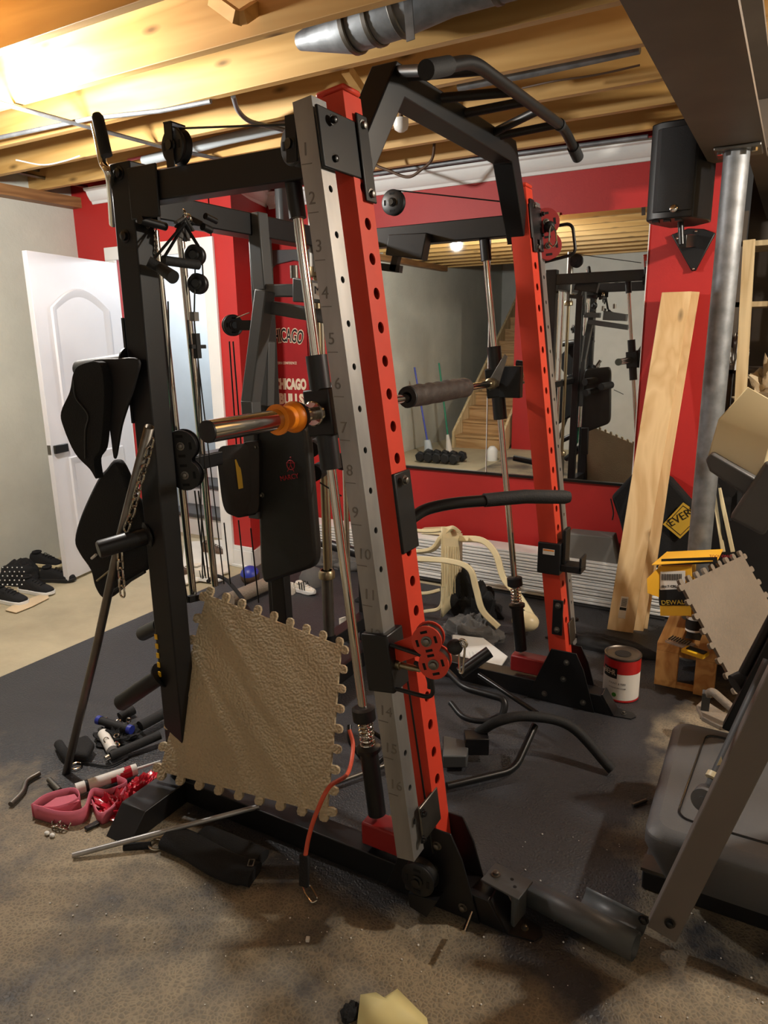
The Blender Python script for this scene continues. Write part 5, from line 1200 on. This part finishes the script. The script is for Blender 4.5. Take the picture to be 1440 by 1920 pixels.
# ------------------------------------------------------------------ resistance tube with carabiner in front of the beam
t = thing('resistance_tube', 'orange rubber resistance tube with black end strap hanging over the beam', 'resistance tube', W(575, 1660, Z=.0135))
MB().tube(spline([W(655, 1368, Y=1.72), W(662, 1400, Y=1.70), W(652, 1450, Y=1.60), W(618, 1475, Y=1.44), W(595, 1520, Y=1.40), W(580, 1565, Y=1.38), W(572, 1608, Y=1.36)], 8), .0065, 12).build('tube', 'redtube', t)
MB().beam(W(571, 1603, Y=1.36), W(570, 1662, Y=1.34), .030, .012, Y_).build('end_strap', 'cloth', t, bevel=.003)
MB().tube(arc([W(566, 1660, Z=.03), W(582, 1660, Z=.03), W(597, 1686, Z=.018), W(585, 1693, Z=.018), W(572, 1675, Z=.02)], .008), .003, 8, True).build('carabiner', 'chrome', t)

# ------------------------------------------------------------------ bands, belt, chain, tube bar at the left horns
def sheet(pts, th, name, mt, par, bev=.012): return MB().solid(pts, V((0, th, 0))).build(name, mt, par, bevel=bev, seg=3)
t = thing('hanging_straps', 'black neoprene straps draped over the upper weight horn', 'straps', W(190, 900, Y=1.5))
Y0 = 1.50
def cs(pl, Yv): return [W(*p, Y=Yv) for p in pl]
def smooth2(pl, n=4):
    q = [V((a, b_, 0)) for a, b_ in pl]; N = len(q); out = []
    for i in range(N):
        a, b_, c, d = q[i - 1], q[i], q[(i + 1) % N], q[(i + 2) % N]
        for k in range(n):
            t_ = k / n; p = .5 * ((2 * b_) + (c - a) * t_ + (2 * a - 5 * b_ + 4 * c - d) * t_ * t_ + (3 * b_ - a - 3 * c + d) * t_ ** 3); out.append((p.x, p.y))
    return out
sheet(cs(smooth2([(137, 700), (150, 684), (185, 680), (195, 725), (193, 790), (188, 840), (176, 862), (180, 898), (168, 880), (140, 850), (118, 800), (114, 772), (130, 735)]), 1.49), .03, 'strap_loop', 'cloth', t)
sheet(cs(smooth2([(170, 676), (215, 672), (258, 674), (252, 715), (240, 755), (226, 800), (214, 862), (206, 815), (198, 765), (192, 735), (176, 700)]), 1.52), .012, 'strap_loop', 'rubber', t, .005)
MB().tube(spline([W(138, 712, Y=1.49), W(142, 745, Y=1.488), W(165, 778, Y=1.488), W(160, 810, Y=1.488), W(160, 860, Y=1.488)]), .003, 8).build('strap_edge', 'vinyl', t)
t = thing('weight_belt', 'black dipping belt hanging below the straps on the middle horn', 'belt', W(200, 1100, Y=1.5))
sheet(cs(smooth2([(214, 862), (232, 890), (242, 925), (262, 950), (275, 1000), (278, 1060), (250, 1082), (206, 1120), (190, 1122), (176, 1100), (168, 1070), (148, 1040), (138, 1012), (150, 965), (180, 900), (196, 880)]), 1.56), .035, 'belt_body', 'cloth', t)
MB().tube([W(172, 1047, Y=1.545), W(180, 1040, Y=1.545)], .005, 8).build('reflective_strip', 'plastic_w', t); MB().tube([W(182, 1089, Y=1.545), W(208, 1068, Y=1.545)], .004, 8).build('zip', 'gold', t)
MB().tube([W(212, 1108, Y=1.55), W(272, 1072, Y=1.55)], .005, 8).build('belt_edge', 'vinyl', t)
t = chain([W(284, 822, Y=1.50), W(276, 858, Y=1.50), W(262, 905, Y=1.50), W(248, 960, Y=1.50), W(234, 1000, Y=1.50)], 'steel_chain', 'steel link chain lying along the leaning steel tube')
t2 = chain([W(225, 1034, Y=1.50), W(226, 1060, Y=1.50), W(230, 1118, Y=1.50)], 'steel_chain', 'short steel chain hanging below the middle weight horn')
tb = tag(MB().tube([W(280, 800, Y=1.488), W(225, 1010, Y=1.53), W(182, 1210, Y=1.50), W(124, 1450, Y=1.462)], .0138, 18, caps=False).build('steel_tube', 'steel2', solid=.002), 'tall chrome-grey steel tube leaning from the floor at left', 'tube')
# floor litter at left
def fl(px, py, z=.0135): return W(px, py, Z=z)
t = tag(MB().tube(spline([fl(20, 1508, .025), fl(42, 1485, .025), fl(50, 1465, .025), fl(74, 1450, .025)]), .0095, 14).build('bent_tube', 'steel2'), 'short bent steel tube on the mat at far left', 'tube')
tag(MB().cyl(fl(92, 1462, .025), fl(112, 1482, .025), .010, n=16).build('short_tube', 'steel2'), 'stub of grey tube beside the pink band', 'tube')
tag(MB().cyl(fl(136, 1604, .024), fl(486, 1512, .10), .0085, n=16).build('aluminium_rod', 'steel'), 'long pale metal rod lying across the black rear foot', 'rod')
t = thing('sealant_tube', 'white caulk tube with red print on the mat', 'sealant tube', fl(195, 1460))
a, b_ = fl(142, 1480, .04), fl(256, 1442, .04); d = (b_ - a).normalized()
MB().cyl(a, b_, .021, n=22).build('barrel', 'label', t); MB().cyl(lerp(a, b_, .55) - Z_ * .001 - sd * 0, b_ - d * .02, .0213, n=22).build('red_print', 'redfilm', t) ; MB().cyl(b_, b_ + d * .09, .006, .004, n=12).build('nozzle', 'plastic_w', t)
MB().cyl(lerp(a, b_, .15), lerp(a, b_, .20), .0214, n=22).build('black_print', 'ink', t)
# pink band
t = thing('pink_hip_band', 'pink fabric hip band folded on the mat', 'resistance band', fl(130, 1510))
def band(pts, h_, mt, par, th=.003, name='band'):
    pts = spline(pts, 8); mb = MB(); rings = [[p, p + Z_ * (h_(i / len(pts)) if callable(h_) else h_)] for i, p in enumerate(pts)]
    mb.loft(rings, closed=False, caps=False); return mb.build(name, mt, par, solid=th)
band([fl(62, 1532), fl(90, 1512), fl(140, 1500), fl(150, 1518), fl(110, 1535), fl(66, 1534)], .05, 'pink', t)
band([fl(66, 1534), fl(120, 1548), fl(160, 1540), fl(175, 1505), fl(205, 1505), fl(240, 1490), fl(222, 1478)], .055, 'pink', t)
band([fl(175, 1520), fl(190, 1545), fl(215, 1530), fl(238, 1495)], .045, 'pink', t)
MB().solid([fl(70, 1520, .05), fl(105, 1497, .06), fl(140, 1490, .06), fl(150, 1503, .055), fl(110, 1515, .055)], V((0, 0, .003))).build('band', 'pink', t)
t = heap(fl(225, 1515), (.10, .06, .05), 31, 'plastic_wrapper', 'redfilm', 'red transparent plastic wrapper beside the pink band', 'wrapper', .6, freq=3.5)
heap(fl(262, 1480), (.05, .09, .04), 33, 'plastic_wrapper', 'redfilm', 'red plastic wrapper end next to the tan tile corner', 'wrapper', .6, freq=3.5)
cl = MB(); random.seed(3)
for k in range(9): c = fl(108 + random.uniform(-10, 22), 1545 + random.uniform(-6, 8), .022); cl.torus(c, V((random.uniform(-1, 1), random.uniform(-1, 1), 1)), .014, .0028, 14, 6)
tag(cl.build('loose_chain', 'chrome'), 'small tangle of chrome chain under the pink band', 'chain')
# grips and straps heap
def gripc(a, b_, r_, lab, extra=None):
    t = thing('cable_grip', lab, 'grip handle', V(((a + b_) / 2).xy.to_tuple() + (.0135,))); d = (b_ - a).normalized()
    MB().tube([a, b_], r_, 18).build('foam', 'grip', t)
    if extra: MB().cyl(a - d * .006, a + d * .012, r_ * 1.12, n=18).build('end_ring', extra, t); MB().cyl(b_ - d * .012, b_ + d * .006, r_ * 1.12, n=18).build('end_ring', extra, t)
    return t
gripc(fl(185, 1350, .07), fl(245, 1368, .06), .0165, 'black grip with blue end rings on the litter pile', 'blue')
gripc(fl(262, 1362, .05), fl(312, 1335, .05), .022, 'thick black grip beside the tan tile', None)
gripc(fl(207, 1418, .035), fl(300, 1378, .05), .018, 'long black grip with chrome end in front of the white bottle', None)
t = gripc(fl(205, 1420, .035), fl(198, 1424, .033), .0145, 'chrome end stub of the long black grip', None)
for ch in t.children: ch.data.materials[0] = K['chrome']
gripc(fl(250, 1330, .04), fl(225, 1345, .03), .022, 'black block handle under the lowest weight horn', None)
t = thing('spray_bottle', 'small white bottle with grey base in the litter pile', 'bottle', fl(200, 1400)); a = fl(193, 1375, .045); b_ = fl(213, 1412, .03); d = (b_ - a).normalized()
MB().cyl(a, b_, .021, n=20).build('body', 'label', t); MB().cyl(a - d * .03, a, .013, n=16).build('cap', 'blk2', t); MB().cyl(b_ - d * .02, b_ + d * .002, .0214, n=20).build('base', 'grey_cloth', t)
t = thing('ankle_strap', 'black padded ankle strap with metal ring on the mat', 'ankle strap', fl(150, 1420))
MB().solid([fl(130, 1402, .02), fl(165, 1390, .03), fl(178, 1405, .03), fl(165, 1432, .02), fl(132, 1425, .02)], V((0, 0, .035))).build('pad', 'cloth', t, bevel=.012, seg=3)
MB().torus(fl(142, 1436, .02), Z_, .022, .003, 20, 8).build('ring', 'chrome', t); MB().tube(spline([fl(110, 1395, .03), fl(120, 1410, .04), fl(132, 1428, .02)]), .018, 12).build('strap_end', 'cloth', t)
heap(fl(225, 1385), (.10, .08, .05), 41, 'nylon_straps', 'cloth', 'tangled black nylon straps under the grips', 'straps', .5, freq=3.5)
cl = MB()
for k in range(12): c = fl(random.uniform(178, 250), random.uniform(1345, 1400), random.uniform(.04, .06)); cl.torus(c, V((random.uniform(-1, 1), random.uniform(-1, 1), random.uniform(-1, 1))), .010, .0024, 12, 6)
tag(cl.build('strap_rings', 'chrome'), 'small chrome rings among the tangled straps', 'rings')['kind'] = 'stuff'
tag(MB().tube(spline([fl(130, 1425, .02), fl(170, 1432, .02), fl(205, 1436, .02), fl(240, 1420, .02)]), .004, 8).build('thin_rope', 'cloth'), 'thin black cord running from the ankle strap', 'cord')
tag(MB().beam(fl(160, 1555, .02), fl(185, 1542, .02), .02, .012).build('black_clip', 'blk2', bevel=.003), 'small black clip beside the pink band', 'clip')
for k, (px, py, l) in enumerate(((88, 1562, 'white foam crumb nearest the pink band'), (98, 1566, 'white foam crumb at the right of the pair'))): tag(MB().sphere(fl(px, py, .02), (.010, .008, .007), 8, 6).build('foam_crumb', 'plastic_w'), l, 'crumb')
# ankle weights and ring under the rod
t = thing('ankle_weight', 'long black sand-filled ankle weight lying before the beam', 'ankle weight', fl(400, 1600))
MB().tube(spline([fl(318, 1570, .035), fl(360, 1588, .035), fl(420, 1622, .035), fl(478, 1640, .03)]), [.05 if i < 22 else .045 for i in range(25)], 18, flat=.6, up=(0, 0, 1)).build('weight_bag', 'cloth', t)
MB().tube(spline([fl(380, 1565, .035), fl(430, 1585, .035), fl(490, 1612, .03)]), .04, 18, flat=.6, up=(0, 0, 1)).build('weight_bag', 'cloth', t)
MB().tube(arc([fl(468, 1612, .06), fl(478, 1612, .06), fl(474, 1624, .06), fl(464, 1624, .06)], .003), .0025, 6, True).build('buckle', 'steel2', t)
tag(MB().torus(fl(293, 1583, .02), V((.2, .1, 1)), .024, .004, 28, 10).build('metal_ring', 'chrome'), 'chrome split ring lying under the pale rod', 'ring')
tag(MB().cyl(fl(232, 1588, .02), fl(282, 1585, .02), .012, n=14).build('black_peg', 'cloth'), 'small black peg under the pale rod', 'peg')
# pale yellow card, bottom edge
t = thing('paper_scrap', 'crumpled pale yellow card at the bottom edge', 'paper', fl(735, 1900)); 
q = [fl(668, 1935, .02), fl(676, 1866, .035), fl(705, 1862, .022), fl(716, 1872, .03), fl(745, 1855, .03), fl(800, 1910, .02), fl(806, 1940, .02)]
mb = MB(); cq = sum(q, V()) / len(q) + Z_ * .02; N = len(q); mb.add(q + [cq], [(i, (i + 1) % N, N) for i in range(N)]); mb.build('card', 'cheese', t, solid=.004)
heap(fl(657, 1900), (.022, .03, .02), 51, 'black_scrap', 'cloth', 'small black scrap left of the pale yellow card', 'scrap', .3, 20, 8)
random.seed(11); cr = MB()
for k in range(150):
    px, py = random.uniform(20, 1430), random.uniform(1560, 1915)
    if 640 < px < 960 and py < 1720: continue
    r_ = random.choice((.0016, .0018, .0022, .003)); cr.sphere(fl(px, py, .0135 + r_ * .5), (r_, r_ * random.uniform(.6, 1.2), r_ * .7), 6, 4)
tag(cr.build('drywall_crumbs', 'label'), 'scattered tiny pale crumbs on the dusty mats', 'crumbs')['kind'] = 'stuff'
tag(MB().box(fl(577, 1761, .019), (.010, .012, .010), R=Rz(.4)).build('plaster_chip', 'label', bevel=.001), 'single larger white plaster chip in the centre foreground', 'chip')

# ================================================================== TREADMILL AT RIGHT
t = thing('treadmill', 'grey folding treadmill at the right edge of the photo', 'treadmill', (.25, 2.1, .0135))
HZt = .285
def q4(z, L_): return [W(*p, Z=z) for p in L_]
top = [(-.205, 2.45), (.62, 2.45), (.62, 1.80), (-.235, 1.80)]
mb = MB(); rings = []
for z_, ins, low in ((.10, .05, 0), (.225, .0, 0), (.262, .0, 0), (.278, .012, 0), (.285, .03, 0)):
    cx, cy = .2, 2.12; pts = []
    x0_, x1_, y0_, y1_ = -.235 + ins, .62 - ins, 1.80 + ins, 2.46 - ins
    for (cx_, cy_, a0) in ((x1_ - .05, y0_ + .05, -90), (x1_ - .05, y1_ - .05, 0), (x0_ + .04, y1_ - .04, 90), (x0_ + .05, y0_ + .05, 180)):
        for k in range(6): a = math.radians(a0 + 90 * k / 5); pts.append(V((cx_ + .045 * math.cos(a), cy_ + .045 * math.sin(a), z_)))
    rings.append(pts)
mb.loft(rings, smooth=False); hood = mb.build('motor_hood', 'grey_t', t, bevel=.004)
mb = MB(); pts = []
for (cx_, cy_, a0) in ((.55, 1.93, -90), (.55, 2.36, 0), (-.10, 2.36, 90), (-.12, 1.93, 180)):
    for k in range(6): a = math.radians(a0 + 90 * k / 5); pts.append(V((cx_ + .035 * math.cos(a), cy_ + .035 * math.sin(a), .2862)))
MB().tube(pts, .0035, 8, True).build('hood_seam', 'blk2', hood)
text('hood_lettering', 'X7 250', V((-.02, 2.06, .2865)), V((.35, .9, 0)), V((-.9, .35, 0)), .035, 'greywall', hood)
MB().lathe(V((-.045, 2.09, .286)), Z_, [(.03, 0), (.03, .001), (0, .001)], 20).build('red_mark', 'redink', hood)
MB().bb((-.235, 1.90, .014), (.9, 1.97, .075)).build('base_tube', 'blk', t, bevel=.005); MB().bb((-.24, 1.93, .014), (-.17, 2.5, .06)).build('side_rail', 'grey_m', t, bevel=.004)
MB().bb((-.24, 1.895, .078), (-.12, 1.96, .088)).build('base_plate', 'steel2', t)
# near upright arm and gas strut
a0 = W(1243, 1738, Y=1.70); a1 = W(1470, 1275, Y=1.66); da = (a1 - a0).normalized()
ua = MB().beam(a0 - da * .0, a1 + da * .9, .055, .075, X_).build('upright_arm', 'grey_arm', t, bevel=.003)
for q_ in ((1207, 1724), (1256, 1731)): bolt(W(*q_, Y=1.665), -Y_, t, .009, 'blk2')
s0 = W(1325, 1500, Y=1.74); s1 = W(1445, 1240, Y=1.90)
gs = MB().cyl(s0, s1, .018, n=20).build('gas_strut', 'grey_m', t)
MB().lathe(W(1322, 1497, Y=1.72), V((-.2, -1, .1)), [(.030, -.02), (.030, .015), (.012, .016), (.012, .02), (0, .02)], 24).build('strut_eye', 'grey_t', gs); MB().beam(W(1330, 1500, Y=1.74), W(1362, 1440, Y=1.78), .04, .04).build('strut_sleeve', 'grey_t', gs, bevel=.006)
MB().cyl(W(1338, 1462, Y=1.75), W(1343, 1453, Y=1.76), .0215, n=20).build('strut_ring', 'cream', gs); MB().solid([W(1344, 1435, Y=1.74), W(1352, 1418, Y=1.745), W(1355, 1430, Y=1.745), W(1350, 1434, Y=1.74)], V((0, -.001, 0))).build('strut_chip', 'cream', gs)
f0_ = W(1385, 1305, Y=2.42); f1_ = W(1475, 1140, Y=2.42)
ub = MB().beam(W(1372, 1368, Y=2.42), W(1475, 1170, Y=2.42) , .05, .06, X_).build('upright_arm', 'blk', t, bevel=.003)
MB().cyl(W(1378, 1285, Y=2.45), W(1425, 1262, Y=2.5), .036, n=22).build('rear_roller', 'grip', t); MB().cyl(W(1395, 1262, Y=2.44), W(1465, 1130, Y=2.44), .018, n=14).build('rear_strut', 'blk', t)
MB().tube(arc([W(1325, 1305, Z=.20), W(1335, 1295, Z=.24), W(1380, 1335, Z=.2)], .02), .016, 14).build('front_handle', 'grey_foam', t); MB().beam(W(1320, 1345, Z=.10), W(1325, 1298, Z=.22), .03, .03).build('handle_post', 'grey_m', t)
mb = MB(); mb.solid([fl(1305, 1330, .12), fl(1318, 1318, .12), fl(1400, 1372, .12), fl(1350, 1370, .12), fl(1315, 1352, .12)], V((0, 0, .02))); mb.build('step_plate', 'grey_foam', t, bevel=.004)
# console
con = thing('treadmill_console', 'x', 'x', (0, 0, 0)); D.objects.remove(con)
ring1 = [W(1322, 868, Y=2.3), W(1378, 806, Y=2.36), W(1450, 848, Y=2.36), W(1424, 910, Y=2.3)]
cb = MB().solid([ring1[0], ring1[3], ring1[2], ring1[1]], V((.02, .03, .13))).build('console_top', 'cream', t, bevel=.006)
mb = MB(); mb.solid([W(1322, 862, Y=2.26), W(1334, 850, Y=2.26), W(1430, 905, Y=2.26), W(1412, 940, Y=2.26), W(1330, 884, Y=2.26)], V((0, .10, 0))); mb.build('console_side', 'grey_t', t, bevel=.008, seg=3)
MB().beam(W(1400, 985, Y=2.22), W(1470, 880, Y=2.22), .06, .10, X_).build('console_arm', 'grey_t', t, bevel=.01)
MB().beam(W(1415, 960, Y=2.26), V((.45, 2.2, 1.2)), .05, .05).build('console_stem', 'grey_t', t)
MB().beam(V((.45, 2.2, 1.2)), V((.45, 2.2, .28)), .05, .05, X_).build('console_mast', 'grey_t', t)

tag(MB().cyl(fl(1186, 1510, .02), fl(1212, 1500, .02), .006, n=10).build('steel_pin', 'steel2'), 'small steel pin lying beside the treadmill hood', 'pin')
# ------------------------------------------------------------------ storage area beyond the wall end
YS = 4.62
st(MB().beam(W(1385, 810, Y=YS), W(1405, 450, Y=YS), .06, .038, Y_).build('wall_stud', 'palewood')) 
st(MB().bb((-.44, 4.35, 0), (-.40, 4.47, CZ)).build('wall_end', 'subfloor'))
for x_, y_ in ((-.12, 4.9), (.25, 4.9), (.6, 4.9)): st(MB().bb((x_, y_, 0), (x_ + .04, y_ + .09, CZ)).build('wall_stud', 'joist'))
t = thing('storage_shelf', 'dark wooden storage shelves in the unfinished area at right', 'shelving', (.2, 5.2, 0))
for z_ in (.55, .95, 1.35, 1.75, 2.1): MB().bb((-.38, 5.0, z_), (.9, 5.4, z_ + .03)).build('shelf_board', 'palewood' if z_ > 1.5 else 'beam', t)
for x_ in (-.38, .3, .87): MB().bb((x_, 5.0, 0), (x_ + .04, 5.04, 2.3)).build('shelf_post', 'beam', t)
heap((-.05, 4.75, 1.18), (.24, .18, .28), 61, 'beige_blanket', 'beige_cloth', 'crumpled beige blanket heaped on the shelf at right', 'blanket', .5, freq=3)
heap((-.05, 4.8, .86), (.30, .2, .30), 62, 'navy_clothes', 'navy_cloth', 'navy clothes piled below the beige blanket', 'clothes', .4, freq=3)
heap((-.25, 4.75, .5), (.20, .15, .35), 66, 'black_clothes', 'cloth', 'black clothes pile low on the storage shelf', 'clothes', .4, freq=3)
heap((-.31, 4.9, 1.38), (.05, .08, .22), 63, 'plastic_bag', 'plastic_w', 'white plastic bag visible right of the steel column', 'plastic bag', .5, freq=4); heap((-.05, 5.2, 1.78), (.12, .1, .16), 64, 'plastic_bag', 'plastic_w', 'clear plastic bag on an upper storage shelf', 'plastic bag', .5, freq=4)
tag(MB().solid([V((-.42, 4.62, .02)), V((.3, 4.5, .02)), V((.3, 4.55, .82)), V((-.42, 4.67, .82))], V((0, .04, 0))).build('storage_board', 'rubber'), 'dark board standing low in the storage area', 'board')
# white plastic strips standing behind the carton
for k, (a, b_, l) in enumerate((((1356, 1035), (1340, 928), 'left cream plastic trim strip standing behind the carton'), ((1374, 1035), (1348, 915), 'right cream plastic trim strip standing behind the carton'))):
    tag(MB().beam(W(*a, Y=3.72) , W(*b_, Y=3.76), .020, .008, Y_).build('trim_strip', 'cream', bevel=.002), l, 'trim strip', 'cream trim strips')
tag(MB().beam(W(1360, 1030, Y=3.73), W(1343, 905, Y=3.76), .012, .02, Y_).build('black_strip', 'ink'), 'black strip between the two cream trim strips', 'strip')

# ================================================================== SEEN ONLY IN THE MIRROR
t = thing('basement_stairs', 'open wooden basement stairs reflected in the mirror', 'stairs', (-3.9, -1.0, 0))
for i in range(11):
    y = -.95 - i * .25; z = .19 * (i + 1)
    MB().bb((-4.25, y - .27, z - .035), (-3.56, y + .02, z)).build('tread', 'stairwood', t); MB().bb((-4.25, y - .02, z - .19), (-3.56, y, z - .035)).build('riser', 'stairwood', t)
for x_ in (-4.29, -3.53): MB().prism([(-.90, .0), (-.90, .24), (-3.8, 2.45), (-3.8, 2.2), (-1.15, .0)], (x_, 0, 0), Y_, Z_, .035).build('stringer', 'palewood', t)
t = thing('string_mop', 'green-handled string mop reflected in the mirror', 'mop', (-4.0, -.1, 0))
MB().tube([(-3.97, -.1, .12), (-4.25, -.35, 1.25)], .012, 10).build('handle', 'green', t); MB().tube([(-3.97, -.1, .05), (-4.02, -.145, .3)], [.05, .02], 12).build('mop_head', 'white_cloth', t); heap_ = MB().sphere((-3.94, -.08, .03), (.12, .1, .03), 16, 8).build('mop_strings', 'pink', t)
t = thing('blue_broom', 'blue broom leaning by the concrete wall in the mirror', 'broom', (-4.3, .1, 0)); MB().tube([(-4.2, .1, .2), (-4.5, -.1, 1.2)], .012, 10).build('handle', 'blue', t); MB().tube([(-4.18, .1, .03), (-4.21, .1, .25)], [.07, .04], 12).build('bristles', 'greywall', t)
for k in range(5):
    t = thing('dumbbell', 'black hex dumbbell in the row reflected at mirror bottom left', 'dumbbell', (-4.15 + k * .12, .30 - k * .02, .0), 'row of black dumbbells by the concrete wall')
    c = V((-4.15 + k * .12, .30, .075))
    MB().cyl(c + V((0, -.09, 0)), c + V((0, .09, 0)), .015, n=12).build('bar', 'steel2', t)
    for s_ in (-1, 1): MB().lathe(c + V((0, s_ * .12, 0)), V((0, s_, 0)), [(.055, -.045), (.07, -.03), (.07, .03), (.055, .045)], 6, smooth=False).build('head', 'rubber', t)
tag(MB().lathe((-3.35, -.1, 0), Z_, [(.07, 0), (.07, .14), (.05, .17), (.03, .19)], 20).build('white_jug', 'plastic_w'), 'white jug on the floor reflected in the mirror', 'jug')
t = thing('resistance_band', 'green resistance band hung behind the black straps, reflected in the mirror', 'resistance band', (-1.87, 1.6, .6))
gb = [V((-1.815, 1.60, 1.60)), V((-1.805, 1.66, 1.10)), V((-1.81, 1.67, .55)), V((-1.83, 1.68, 1.10))]
MB().tube(spline(gb + [gb[0]], 8), .028, 10, flat=.1, up=(0, 1, 0)).build('band_loop', 'green', t)

print('objects', len(D.objects))
